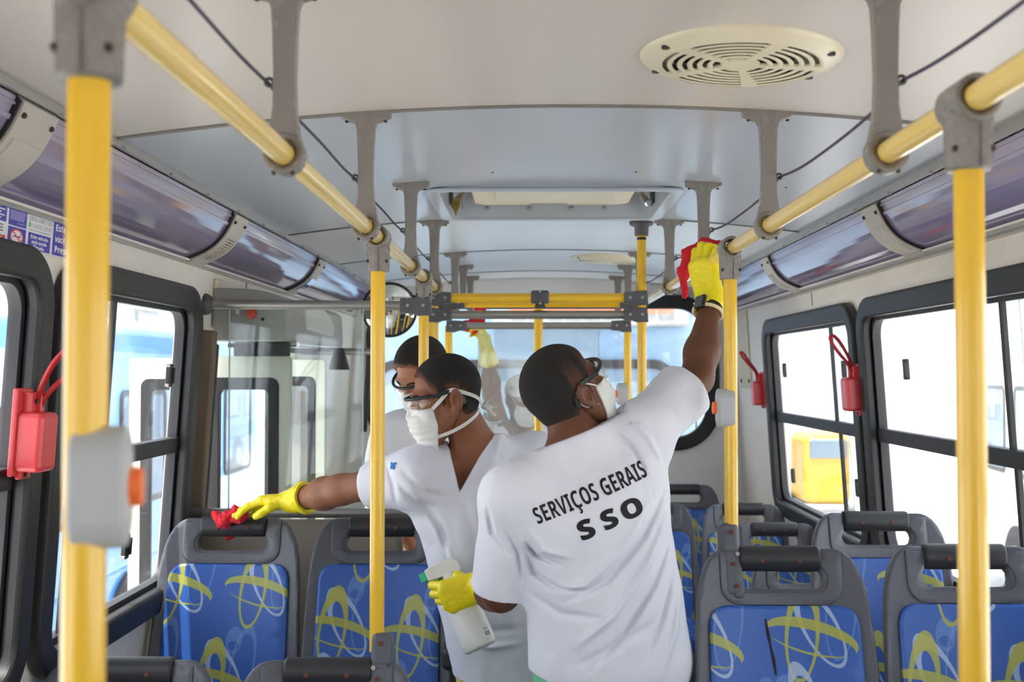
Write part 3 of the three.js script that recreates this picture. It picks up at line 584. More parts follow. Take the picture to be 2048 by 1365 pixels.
function seatGeos() {
  const sh = new THREE.Shape(), half = [[0.097, 0.012], [0.097, -0.012], [0.106, -0.026], [0.116, -0.04], [0.119, -0.058], [0.112, -0.078], [0.095, -0.088]];
  sh.moveTo(-0.222, -0.62); sh.bezierCurveTo(-0.222, -0.45, -0.217, -0.25, -0.206, -0.12); sh.bezierCurveTo(-0.198, -0.045, -0.175, 0.012, -0.13, 0.012);
  for (const p of half) sh.lineTo(-p[0], p[1]);
  for (const p of half.slice().reverse()) sh.lineTo(p[0], p[1]);
  sh.lineTo(0.13, 0.012); sh.bezierCurveTo(0.175, 0.012, 0.198, -0.045, 0.206, -0.12); sh.bezierCurveTo(0.217, -0.25, 0.222, -0.45, 0.222, -0.62); sh.closePath();
  const fine = new TessellateModifier(0.035, 7);
  const shell = fine.modify(extr(sh, 0.022, 0.009, 14).translate(0, 0, -0.022));
  const lipShape = new THREE.Shape(); lipShape.moveTo(-0.15, 0.005); lipShape.lineTo(-0.15, -0.07); lipShape.quadraticCurveTo(-0.148, -0.116, -0.1, -0.118); lipShape.lineTo(0.1, -0.118); lipShape.quadraticCurveTo(0.148, -0.116, 0.15, -0.07); lipShape.lineTo(0.15, 0.005); lipShape.lineTo(0.102, 0.005);
  for (const p of half.slice(1)) lipShape.lineTo(p[0] + 0.004, p[1] - 0.004);
  for (const p of half.slice(1).reverse()) lipShape.lineTo(-p[0] - 0.004, p[1] - 0.004);
  lipShape.lineTo(-0.102, 0.005); lipShape.closePath();
  const lip = fine.modify(extr(lipShape, 0.003, 0.0035, 8).translate(0, 0, 0.0075));
  // upholstery: pillow-like panel
  const pl = new THREE.Shape(); pl.moveTo(-0.186, -0.6); pl.lineTo(-0.178, -0.175); pl.bezierCurveTo(-0.174, -0.14, -0.16, -0.131, -0.13, -0.131); pl.lineTo(0.13, -0.131); pl.bezierCurveTo(0.16, -0.131, 0.174, -0.14, 0.178, -0.175); pl.lineTo(0.186, -0.6); pl.closePath();
  const panel = fine.modify(extr(pl, 0.008, 0.009, 12).translate(0, 0, 0.006));
  const uv = panel.attributes.uv, pp = panel.attributes.position;
  for (let i = 0; i < uv.count; i++) uv.setXY(i, pp.getX(i) / 0.52, pp.getY(i) / 0.52);
  const grip = new THREE.LatheGeometry([[0, -0.1035], [0.028, -0.1035], [0.0315, -0.1], [0.0325, -0.094], [0.0325, 0.094], [0.0315, 0.1], [0.028, 0.1035], [0, 0.1035]].map((p) => new THREE.Vector2(...p)), 28).rotateZ(Math.PI / 2).translate(0, -0.004, 0.004);
  const curve = (g) => { bend(g, (x, y, z) => [x, y, z + 0.75 * x * x]); return toCreasedNormals(g, 0.9); };   // side wings come forward a little
  return { shell: curve(shell), lip: curve(lip), panel: curve(panel), grip };
}
const SG = seatGeos();
const seatCushion = (() => {
  const g = rbox(0.40, 0.09, 0.40, 0.035, 0, 0, 0, 4), uv = g.attributes.uv, p = g.attributes.position;
  for (let i = 0; i < uv.count; i++) uv.setXY(i, p.getX(i) / 0.52, (p.getZ(i) + p.getY(i)) / 0.52); return g;
})();
function seat(x, d, yh, label, fab, opts = {}) {                       // x and d of the handle, yh its height above eye-level origin
  const fy = opts.floor || 0, g = thing('bus_seat', label, 'bus seat', [x, fy, -d], 'grey bus seats with patterned blue upholstery');
  const hy = EY + yh - fy, tilt = 0.24;
  const back = new THREE.Matrix4().makeRotationX(-tilt).setPosition(0, hy, 0);
  const put = (geo) => geo.clone().applyMatrix4(back);
  const sh = part('back_shell', put(SG.shell), M.seatShell, g);
  part('handle_lip', put(SG.lip), M.seatShell, sh);
  const gr = part('handle_grip', put(SG.grip), M.seatGrip, g);
  for (const sx of [-0.047, 0.047]) part('grip_screw', new THREE.CylinderGeometry(0.006, 0.006, 0.006, 10).rotateX(Math.PI / 2).translate(sx, -0.012, 0.035).applyMatrix4(back), M.rust, gr);
  part('back_upholstery', put(SG.panel), M.fabric[fab % 4], g);
  if (!opts.backOnly) {
    part('seat_cushion', seatCushion.clone().translate(0, hy - 0.56, 0.36), M.fabric[(fab + 1) % 4], g);
    part('seat_pan', rbox(0.42, 0.05, 0.42, 0.02, 0, hy - 0.62, 0.36), M.seatShell, g);
    for (const sx of [-0.16, 0.16]) part('leg', rbox(0.04, Math.max(0.05, hy - 0.64), 0.05, 0.006, sx, Math.max(0.05, hy - 0.64) / 2, 0.34), M.clamp, g);
  }
  if (opts.tear) {
    const pts = [[-0.045, -0.155], [-0.040, -0.19], [-0.036, -0.22], [-0.030, -0.25], [-0.026, -0.29]], s = new THREE.Shape();
    s.moveTo(pts[0][0], pts[0][1]); pts.forEach((p, i) => s.lineTo(p[0] + (i % 2 ? 0.0035 : 0.002), p[1])); pts.slice().reverse().forEach((p, i) => s.lineTo(p[0] - (i % 2 ? 0.004 : 0.0015), p[1])); s.closePath();
    part('tear', put(extr(s, 0.002).translate(0.0, 0, 0.0245)), std(srgb(44, 32, 26), 0.9), g).userData.label = 'long dark tear in the upholstery';
  }
  if (opts.bracket) {                                                  // grey bracket that carries a pole at one top corner
    const s = opts.bracket, b = part('pole_bracket', put(merge([rbox(0.05, 0.08, 0.056, 0.014, s * 0.125, 0.045, 0.002), rbox(0.05, 0.12, 0.036, 0.014, s * 0.12, -0.04, 0.012), rbox(0.032, 0.05, 0.03, 0.012, s * 0.108, -0.082, 0.014)])), M.seatShell, g);
    for (const [bx, by] of [[0.122, 0.06], [0.108, 0.005], [0.118, -0.02], [0.112, -0.075]]) part('bracket_screw', new THREE.CylinderGeometry(0.0055, 0.0055, 0.008, 10).rotateX(Math.PI / 2).translate(s * bx, by, 0.031).applyMatrix4(back), by === 0.005 ? M.steel : M.rust, b);
  }
  return g;
}
seat(0.632, 2.91, -0.474, 'seat with torn upholstery below the pole bracket, right of the aisle', 0, { floor: 0.215, tear: true, bracket: -1 });
seat(1.098, 2.90, -0.466, 'seat at the right picture edge half hidden by the near yellow pole', 1, { floor: 0.215 });
seat(1.10, 3.64, -0.474, 'window seat directly behind the torn seat row', 2, { floor: 0.215 });
seat(1.03, 4.27, -0.715, 'low seat seen through the handle of the torn seat', 3);
seat(1.105, 5.17, -0.713, 'small seat whose handle shows just above the torn seat\'s handle', 0);
seat(1.087, 5.82, -0.70, 'small seat right behind the yellow pole, pale handle top', 2);
seat(0.618, 5.82, -0.70, 'far aisle seat peeking out right of the man\'s lettered shirt', 1);
seat(0.86, 6.5, -0.668, 'rearmost seat with dark handle right of the lettered shirt', 3);
seat(-0.937, 3.56, -0.484, 'window seat being wiped with the red cloth', 2, { floor: 0.215 });
const aisleSeat = seat(-0.47, 3.56, -0.484, 'aisle seat in front of the partition, beside the left man', 1, { floor: 0.215 });
seat(-0.942, 2.66, -0.70, 'low seat at the bottom left, only its handle in view', 0);
seat(-0.475, 2.66, -0.70, 'low seat at the bottom with the yellow pole at its handle', 3, { bracket: 1 });
{ // armrest of the aisle seat
  const p = at(904, 1312, 3.30).sub(aisleSeat.position);
  const a = part('armrest', [rbox(0.06, 0.07, 0.3, 0.022, p.x, p.y, p.z - 0.1, 4), rbox(0.03, 0.2, 0.03, 0.008, p.x + 0.004, p.y - 0.12, p.z - 0.06)], M.seatGrip, aisleSeat);
  a.userData.label = 'black armrest with upright stalk';
}
// ------------------------------------------------------------------ emergency hammer boxes
function hammerBox(side, d, v, label, loop) {
  const S = SIDE[side], g = thing('hammer_box', label, 'hammer box', [0, 0, 0], 'red emergency hammer boxes');
  g.applyMatrix4(S.m.clone().multiply(new THREE.Matrix4().makeTranslation(S.u(d), v, 0.02)));
  const k = side === 'L' ? -1 : 1;                                     // towards the camera along the wall
  part('box', [rbox(0.085, 0.13, 0.07, 0.014, 0, -0.02, 0.035, 3), rbox(0.078, 0.19, 0.012, 0.004, k * 0.012, 0, 0.008)], M.red, g);
  part('top_clip', [rbox(0.05, 0.05, 0.022, 0.004, 0, 0.062, 0.022), rbox(0.018, 0.045, 0.014, 0.003, -k * 0.012, 0.066, 0.036)], M.red, g);
  part('bottom_tab', rbox(0.05, 0.022, 0.014, 0.004, 0, -0.092, 0.014), M.red, g);
  part('round_boss', new THREE.CylinderGeometry(0.034, 0.038, 0.01, 24, 1).translate(0, -0.02, 0).rotateX(0).rotateX(Math.PI / 2).translate(0, -0.02, 0.069), M.red, g);
  for (const y of [0.068, -0.094]) part('screw', new THREE.CylinderGeometry(0.006, 0.006, 0.006, 10).rotateX(Math.PI / 2).translate(k * 0.004, y, 0.034 - (y < 0 ? 0.012 : 0)), M.screw, g);
  part('hammer_loop', tube(loop.map((p) => V(...p)), 0.0065, 50, 10), M.redDark, g);
  return g;
}
hammerBox('L', 2.445, -0.128, 'large red hammer box on the left window post with a red loop', [[0.006, 0.06, 0.03], [0.0, 0.11, 0.045], [-0.006, 0.165, 0.075], [0.01, 0.205, 0.115], [0.03, 0.185, 0.125], [0.03, 0.13, 0.085], [0.014, 0.085, 0.05], [0.012, 0.055, 0.036]]);
hammerBox('R', 4.33, -0.06, 'red hammer box between the two right windows, loop tilted left', [[0.0, 0.06, 0.03], [0.0, 0.1, 0.034], [-0.01, 0.15, 0.05], [-0.012, 0.19, 0.072], [0.0, 0.208, 0.094], [0.008, 0.2, 0.108], [0.01, 0.15, 0.085], [0.004, 0.1, 0.048], [0.004, 0.06, 0.034]]);
hammerBox('R', 6.12, -0.09, 'small far red hammer box left of the rearmost right window', [[0.0, 0.06, 0.03], [0.0, 0.1, 0.04], [-0.012, 0.15, 0.07], [-0.006, 0.205, 0.105], [0.006, 0.205, 0.12], [0.012, 0.15, 0.088], [0.004, 0.1, 0.048], [0.004, 0.06, 0.034]]);

// ------------------------------------------------------------------ blue information stickers
{
  const tex = canvasTex(1400, 460, (c, W, H) => {
    c.fillStyle = '#f0eff4'; c.fillRect(0, 0, W, H);
    const blue = '#3a2fb4', panel = (x, y, w, h) => { c.fillStyle = blue; c.fillRect(x, y, w, h); };
    const text = (t, x, y, s, col = '#fff', wt = 'bold', mw) => { c.fillStyle = col; c.font = wt + ' ' + s + 'px sans-serif'; c.fillText(t, x, y, mw); };
    // far left block, only its end is in view
    panel(20, 30, 300, 190); c.fillStyle = '#e23a3a'; c.fillRect(20, 360, 300, 76); c.fillStyle = '#fff'; c.fillRect(60, 378, 220, 8);
    for (let k = 0; k < 5; k++) { c.fillStyle = '#dcdcf5'; c.fillRect(60, 60 + k * 30, 200 + (k % 2) * 40, 14); }
    for (let k = 0; k < 3; k++) { c.fillStyle = '#4a4a60'; c.fillRect(40, 250 + k * 30, 250, 12); }
    panel(345, 30, 215, 205); for (let k = 0; k < 9; k++) { c.fillStyle = 'rgba(225,225,250,0.8)'; c.fillRect(362, 48 + k * 15, 150 + (k * 37 % 40), 6); } c.fillStyle = 'rgba(225,225,250,0.8)'; c.fillRect(450, 200, 90, 6);
    panel(345, 248, 215, 190);
    c.fillStyle = '#f4f2f5'; c.beginPath(); c.arc(452, 343, 78, 0, 7); c.fill();
    c.strokeStyle = '#e0454a'; c.lineWidth = 15; c.beginPath(); c.arc(452, 343, 72, 0, 7); c.stroke();
    c.fillStyle = '#2a3358'; c.fillRect(405, 336, 96, 14); c.fillRect(486, 312, 5, 22); c.fillRect(496, 300, 5, 32);
    c.beginPath(); c.moveTo(402, 292); c.lineTo(503, 393); c.stroke();
    // phone block
    c.fillStyle = '#2e8f96'; c.fillRect(590, 34, 90, 8); c.fillRect(800, 34, 80, 8); c.fillStyle = '#d34b40'; c.fillRect(590, 50, 90, 6); c.fillRect(800, 50, 80, 6); c.strokeStyle = '#d34b40'; c.lineWidth = 4; c.strokeRect(682, 28, 116, 36);
    c.fillStyle = '#3b3b46'; c.fillRect(692, 42, 96, 10);
    text('0800 6060 926', 592, 128, 70, '#3b3b46', 'normal', 300); c.fillStyle = '#62c27a'; c.fillRect(588, 148, 28, 52); text('9.8332.5999', 634, 200, 64, '#77777f', 'normal', 250);
    c.fillStyle = '#8a8a92'; for (let k = 0; k < 26; k++) c.fillRect(592 + k * 11, 222, 7, 12);
    panel(590, 256, 290, 182); text('Este veículo', 620, 316, 58, '#fff', 'bold', 230); text('está sendo', 636, 372, 58, '#fff', 'bold', 200); text('filmado.', 660, 426, 58, '#fff', 'bold', 150);
    panel(910, 30, 470, 408); text('Este ônibus', 940, 160, 104, '#fff', 'bold', 400); text('você todo dia', 940, 285, 100, '#fff', 'bold', 420); text('Preserve-o', 940, 405, 106, '#fff', 'bold', 390);
  });
  const g = extr(rrect(-0.2755, -0.047, 0.2755, 0.047, 0.002), 0.001); const uv = g.attributes.uv, p = g.attributes.position;
  for (let i = 0; i < uv.count; i++) uv.setXY(i, (p.getX(i) + 0.2755) / 0.551, (p.getY(i) + 0.047) / 0.094);
  // sits on the lining between window and light cover
  const m = single('sticker_strip', g.applyMatrix4(new THREE.Matrix4().makeTranslation(2.496, 0.316, 0.002)).applyMatrix4(SIDE.L.m), phys(0xffffff, 0.25, { map: tex, clearcoat: 0.4, clearcoatRoughness: 0.15 }), 'blue and white information stickers above the cut off left window', 'sticker');
}
// ------------------------------------------------------------------ rear door with folded leaves and mechanism box
{
  const dr = thing('door_1', 'open folding door with pale frames and black rubber seals', 'door', [0, 0, 0], null, 'structure');
  const leaf = (x0, x1, d, top, ang, name) => {
    const g = new THREE.Group(); g.name = name; g.position.set((x0 + x1) / 2, 0, -d); g.rotation.y = ang; dr.add(g);
    const w = x1 - x0, b = 0.06, f = rrect(-w / 2, b, w / 2, top, 0.012); f.holes.push(rrect(-w / 2 + 0.045, b + 0.15, w / 2 - 0.045, top - 0.08, 0.03, THREE.Path));
    part('leaf_frame', extr(f, 0.028, 0.003).translate(0, 0, -0.014), M.doorGreen, g);
    const s = rrect(-w / 2 + 0.042, b + 0.147, w / 2 - 0.042, top - 0.077, 0.03); s.holes.push(rrect(-w / 2 + 0.075, b + 0.18, w / 2 - 0.075, top - 0.115, 0.025, THREE.Path));
    part('rubber_seal', extr(s, 0.032, 0.003).translate(0, 0, -0.016), M.rubber, g);
    part('pane', box(w - 0.14, top - b - 0.28, 0.004, 0, (top + b) / 2 + 0.03, 0), M.glass, g);
  };
  leaf(-1.2, -0.868, 4.05, EY + 0.055, 0.03, 'door_leaf'); leaf(-1.53, -1.2, 4.3, EY + 0.05, 0.12, 'door_leaf');
  leaf(-1.25, -0.937, 5.12, EY + 0.055, -0.04, 'door_leaf');
  part('top_brush', [box(0.22, 0.016, 0.02, -0.97, EY + 0.096, -4.0), box(0.2, 0.035, 0.012, -0.96, EY + 0.075, -4.0), box(0.02, 0.02, 1.2, -0.99, EY + 0.09, -4.55)], M.black, dr);
  part('guide_arm', [bar(V(-1.06, EY + 0.1, -4.0), V(-0.84, EY + 0.1, -4.02), 0.011), bar(V(-0.84, EY + 0.1, -4.02), V(-0.8, EY + 0.1, -4.7), 0.009)], M.chrome, dr);
  part('hinge_block', [new THREE.CylinderGeometry(0.02, 0.045, 0.09, 14).translate(-0.79, EY + 0.055, -4.62)], M.black, dr);
  part('jamb', [rbox(0.05, 1.75, 0.07, 0.01, 0, -0.73, -0.01).applyMatrix4(new THREE.Matrix4().makeTranslation(3.83, 0, 0.02)).applyMatrix4(SIDE.L.m)], M.brownPost, dr);
  part('jamb_rubber', [rbox(0.022, 1.7, 0.05, 0.008, 3.872, -0.75, 0.02).applyMatrix4(SIDE.L.m)], M.rubber, dr);
  part('jamb', [rbox(0.05, 1.75, 0.06, 0.01, 5.21, -0.73, 0.01).applyMatrix4(SIDE.L.m)], M.doorGreen, dr);
  const h = thing('door_mechanism', 'grey door mechanism box with red button over the folding door', 'door mechanism', [-0.985, EY + 0.2, -4.5]);
  const sh = new THREE.Shape(); sh.moveTo(-0.12, -0.085); sh.lineTo(0.115, -0.085); sh.quadraticCurveTo(0.125, -0.08, 0.125, -0.06); sh.lineTo(0.12, 0.045); sh.quadraticCurveTo(0.1, 0.075, 0.0, 0.085); sh.lineTo(-0.12, 0.09); sh.closePath();
  part('casing', extr(sh, 1.18, 0.006, 6).translate(0, 0, -0.59), M.doorHeader, h);
  part('red_button', new THREE.LatheGeometry([[0, 0.02], [0.012, 0.018], [0.017, 0.01], [0.017, 0], [0.02, -0.004]].map((p) => new THREE.Vector2(...p)), 20).rotateX(Math.PI / 2).translate(0.01, 0.005, 0.6), M.orange === 0 ? M.red : std(srgb(214, 76, 48), 0.4), h);
  part('key_hole', new THREE.CylinderGeometry(0.006, 0.006, 0.004, 10).rotateX(Math.PI / 2).translate(0.05, -0.015, 0.598), M.dark, h);
  part('side_bulge', extr((() => { const s = new THREE.Shape(); s.moveTo(0, 0.05); s.quadraticCurveTo(0.5, 0.06, 0.62, -0.02); s.quadraticCurveTo(0.64, -0.05, 0.55, -0.05); s.lineTo(0.05, -0.04); s.closePath(); return s; })(), 0.012, 0.012, 8).rotateY(Math.PI / 2).translate(0.112, 0.01, 0.28), std(srgb(196, 198, 194), 0.35), h);
  const r = thing('partition_rail', 'far grey steel rail across the door opening', 'rail', [0, 0, 0]);
  part('tube', bar(V(-1.1, EY + 0.10, -5.35), V(-0.7, EY + 0.098, -5.35), 0.0165), M.steel, r);
  part('post', bar(V(-0.74, 0, -5.35), V(-0.74, EY + 0.11, -5.35), 0.0165), M.steel, r);
}
// ------------------------------------------------------------------ outside: yard, neighbouring vehicles, buildings
const GY = -0.95;
{
  const conc = canvasTex(512, 512, (c, W, H) => { c.fillStyle = 'rgb(192,192,190)'; c.fillRect(0, 0, W, H); let s = 5; const r = () => { s = (s * 1664525 + 1013904223) >>> 0; return s / 4294967296; }; for (let i = 0; i < 2600; i++) { const v = 150 + r() * 70; c.fillStyle = `rgba(${v},${v},${v - 2},0.25)`; const q = 2 + r() * 14; c.fillRect(r() * W, r() * H, q, q * (0.3 + r())); } });
  const g = new THREE.PlaneGeometry(80, 80).rotateX(-Math.PI / 2); const t = rep(conc, 16); t.colorSpace = THREE.SRGBColorSpace;
  single('yard_ground', g.translate(0, GY, -10), std(0xffffff, 0.9, { map: t }), 'pale concrete yard outside the bus', 'ground', [0, 0, 0], null, 'structure');
}
const O = {
  dimBlue: phys(srgb(122, 150, 176), 0.4, { clearcoat: 0.3 }), slate: phys(srgb(84, 126, 180), 0.4, { clearcoat: 0.3 }),
  blue: phys(srgb(86, 158, 226), 0.35, { clearcoat: 0.5 }), lightBlue: phys(srgb(150, 196, 236), 0.35, { clearcoat: 0.5 }), white: phys(srgb(236, 238, 236), 0.4), green: std(srgb(120, 190, 120), 0.5),
  amber: phys(srgb(240, 186, 60), 0.4, { clearcoat: 0.4 }), pane: phys(srgb(120, 140, 156), 0.12, { clearcoat: 1 }), tyre: std(srgb(40, 40, 40), 0.8), grey: std(srgb(150, 152, 150), 0.6), lilac: phys(srgb(196, 200, 232), 0.4),
};
function parkedBus(label, pos, turn, L, body, stripe, opt = {}) {       // local: length along x, near side towards +z
  const g = thing('parked_bus', label, 'bus', pos, 'buses parked in the yard'); g.rotation.y = turn;
  const Hh = 3.05, w = 2.4;
  part('body', rbox(L, Hh - 0.35, w, 0.14, 0, 0.35 + (Hh - 0.35) / 2, 0, 4), body, g);
  part('stripe', rbox(L + 0.01, 0.5, w + 0.01, 0.1, 0, 0.8, 0, 3), stripe, g);
  part('roof_band', rbox(L + 0.008, 0.36, w + 0.008, 0.12, 0, Hh - 0.2, 0, 3), opt.roof || stripe, g);
  const n = Math.floor((L - 0.8) / 1.35);
  for (let i = 0; i < n; i++) {
    const x = -L / 2 + 0.75 + i * ((L - 1.5) / Math.max(1, n - 1));
    for (const s of [-1, 1]) {
      const f = part('window_frame', ringGeo(-0.58, 1.45, 0.58, 2.45, 0.1, 0.05, 0.02).translate(x, 0, s * (w / 2 + 0.004) - 0.008), M.rubber, g);
      part('pane', box(1.08, 0.92, 0.012, x, 1.95, s * (w / 2 + 0.002)), O.pane, f);
    }
  }
  for (const x of [-L * 0.32, L * 0.3]) for (const s of [-1, 1]) {
    const t = part('wheel', new THREE.CylinderGeometry(0.46, 0.46, 0.28, 28).rotateX(Math.PI / 2).translate(x, 0.46, s * (w / 2 - 0.1)), O.tyre, g);
    part('hub_cap', new THREE.CylinderGeometry(0.2, 0.24, 0.3, 20).rotateX(Math.PI / 2).translate(x, 0.46, s * (w / 2 - 0.09)), O.grey, t);
  }
  for (const s of [-1, 1]) {                                           // the two ends
    const ws = part('windscreen_frame', ringGeo(-w / 2 + 0.12, 1.3, w / 2 - 0.12, 2.45, 0.2, 0.06, 0.02).rotateY(s * Math.PI / 2).translate(s * (L / 2 + 0.004), 0, 0), M.rubber, g);
    part('windscreen', box(0.012, 1.05, w - 0.34, s * (L / 2 + 0.003), 1.87, 0), O.pane, ws);
    for (const k of [-1, 1]) part('lamp', new THREE.CylinderGeometry(0.11, 0.11, 0.03, 20).rotateZ(Math.PI / 2).translate(s * (L / 2 + 0.01), 0.75, k * 0.85), O.white, g);
    part('bumper', rbox(0.12, 0.22, w + 0.02, 0.05, s * L / 2, 0.45, 0), O.grey, g);
  }
  return g;
}
const lb = parkedBus('light blue bus parked alongside the door', [-4.6, GY, -13], Math.PI / 2, 11, O.lightBlue, O.blue, { roof: O.blue });
{ // round green and white badge on the side of the blue bus
  const s = part('round_badge', new THREE.CylinderGeometry(0.26, 0.26, 0.02, 32).rotateX(Math.PI / 2).translate(3.1, 1.62, 1.215), O.white, lb);
  part('badge_ring', new THREE.TorusGeometry(0.2, 0.05, 8, 32).translate(3.1, 1.62, 1.225), std(srgb(70, 190, 90), 0.5), s);
  part('badge_arrow', extr(new THREE.Shape([[-0.12, -0.08], [0, 0.08], [0.12, -0.08], [0, -0.01]].map((p) => new THREE.Vector2(...p))), 0.01).translate(3.1, 1.62, 1.22), std(srgb(70, 190, 90), 0.5), s);
}
parkedBus('blue bus standing close behind the rear window', [-0.05, GY, -14.1], Math.PI / 2, 10, O.dimBlue, O.slate, { roof: O.dimBlue }).scale.setScalar(1.1);
{
  const g = thing('destination_sign', 'lit orange destination display of the bus behind the rear window', 'sign', [0.45, GY + 3.08, -8.54]);
  part('case', rbox(1.5, 0.26, 0.06, 0.02, 0, 0, -0.02), O.grey, g);
  const m = std(srgb(60, 20, 10), 0.5, { emissive: srgb(255, 150, 120), emissiveIntensity: 0.6 });
  for (let i = 0; i < 9; i++) part('lit_display_segment', box(0.12, 0.07, 0.01, -0.55 + i * 0.14, 0, 0.014), m, g);
}
parkedBus('slate blue bus beside the one behind the rear window', [2.0, GY, -26.0], Math.PI / 2, 10, O.dimBlue, O.slate, { roof: O.slate });
parkedBus('white bus with lilac skirt parked off the right windows', [6.2, GY, -9.6], Math.PI / 2 - 0.12, 9, O.white, O.lilac, { roof: O.white });
parkedBus('second white bus further off to the right', [11.5, GY, -22], Math.PI / 2 - 0.2, 11, O.white, O.green, { roof: O.white });
{ // amber lorry seen in the rearmost right window
  const g = thing('amber_truck', 'amber truck cab seen through the rearmost right window', 'truck', [3.95, GY, -16.0]);
  part('cab', rbox(0.62, 0.95, 0.9, 0.12, 0, 1.3, 0.5, 4), O.amber, g);
  part('chassis', rbox(0.7, 0.5, 2.0, 0.08, 0, 0.6, 0), O.grey, g);
  part('windscreen', rbox(0.5, 0.26, 0.06, 0.05, 0, 1.58, 0.94), O.pane, g);
  part('bumper', rbox(0.7, 0.25, 0.3, 0.06, 0, 0.45, 0.95), O.grey, g);
  for (const s of [-1, 1]) part('wheel', new THREE.CylinderGeometry(0.45, 0.45, 0.3, 24).rotateZ(Math.PI / 2).translate(s * 0.28, 0.45, 0), O.tyre, g);
  part('box_body', rbox(0.8, 1.6, 3, 0.08, 0, 1.55, -1.6), O.white, g);
}
{ // white hall along the right of the yard, with louvres
  const g = thing('depot_hall', 'white depot hall beyond the right windows', 'building', [17, GY, -16]);
  part('wall', box(1, 8, 60, 0, 4, 0), O.white, g);
  for (let i = 0; i < 12; i++) part('louvre', box(0.06, 0.06, 2.2, -0.54, 2.9 + i * 0.16, -4), O.grey, g);
  part('roof_edge', box(1.3, 0.3, 60, -0.1, 8.1, 0), O.grey, g);
  const h = thing('office_block', 'pale office block behind the blue bus', 'building', [-14, GY, -24]);
  part('wall', box(9, 6, 26, 0, 3, 0), O.white, h);
  for (let i = 0; i < 7; i++) { const f = part('window_frame', box(0.06, 1.5, 1.7, 4.51, 3.4, -10 + i * 3.2), O.grey, h); part('pane', box(0.06, 1.3, 1.5, 4.53, 3.4, -10 + i * 3.2), O.pane, f); }
}
// ------------------------------------------------------------------ signed-distance modelling for people and cloth
const cone = (a, b, ra, rb) => {                                       // tapered capsule
  const dx = b.x - a.x, dy = b.y - a.y, dz = b.z - a.z, il = 1 / (dx * dx + dy * dy + dz * dz + 1e-12), ax = a.x, ay = a.y, az = a.z;
  return (x, y, z) => {
    const px = x - ax, py = y - ay, pz = z - az; let t = (px * dx + py * dy + pz * dz) * il; t = t < 0 ? 0 : t > 1 ? 1 : t;
    const qx = px - dx * t, qy = py - dy * t, qz = pz - dz * t; return Math.sqrt(qx * qx + qy * qy + qz * qz) - (ra + (rb - ra) * t);
  };
};
const ell = (cx, cy, cz, rx, ry, rz) => (x, y, z) => {
  const px = (x - cx) / rx, py = (y - cy) / ry, pz = (z - cz) / rz, k0 = Math.sqrt(px * px + py * py + pz * pz);
  if (k0 < 1e-6) return -Math.min(rx, ry, rz);
  const k1 = Math.sqrt((px / rx) ** 2 + (py / ry) ** 2 + (pz / rz) ** 2); return k0 * (k0 - 1) / k1;
};
const smin = (a, b, k) => { const h = Math.max(k - Math.abs(a - b), 0) / k; return Math.min(a, b) - h * h * k * 0.25; };
const smax = (a, b, k) => -smin(-a, -b, k);
const union = (list, k) => (x, y, z) => { let d = 1e9; for (const f of list) { const v = f(x, y, z); d = d > 1e8 ? v : smin(d, v, k); } return d; };
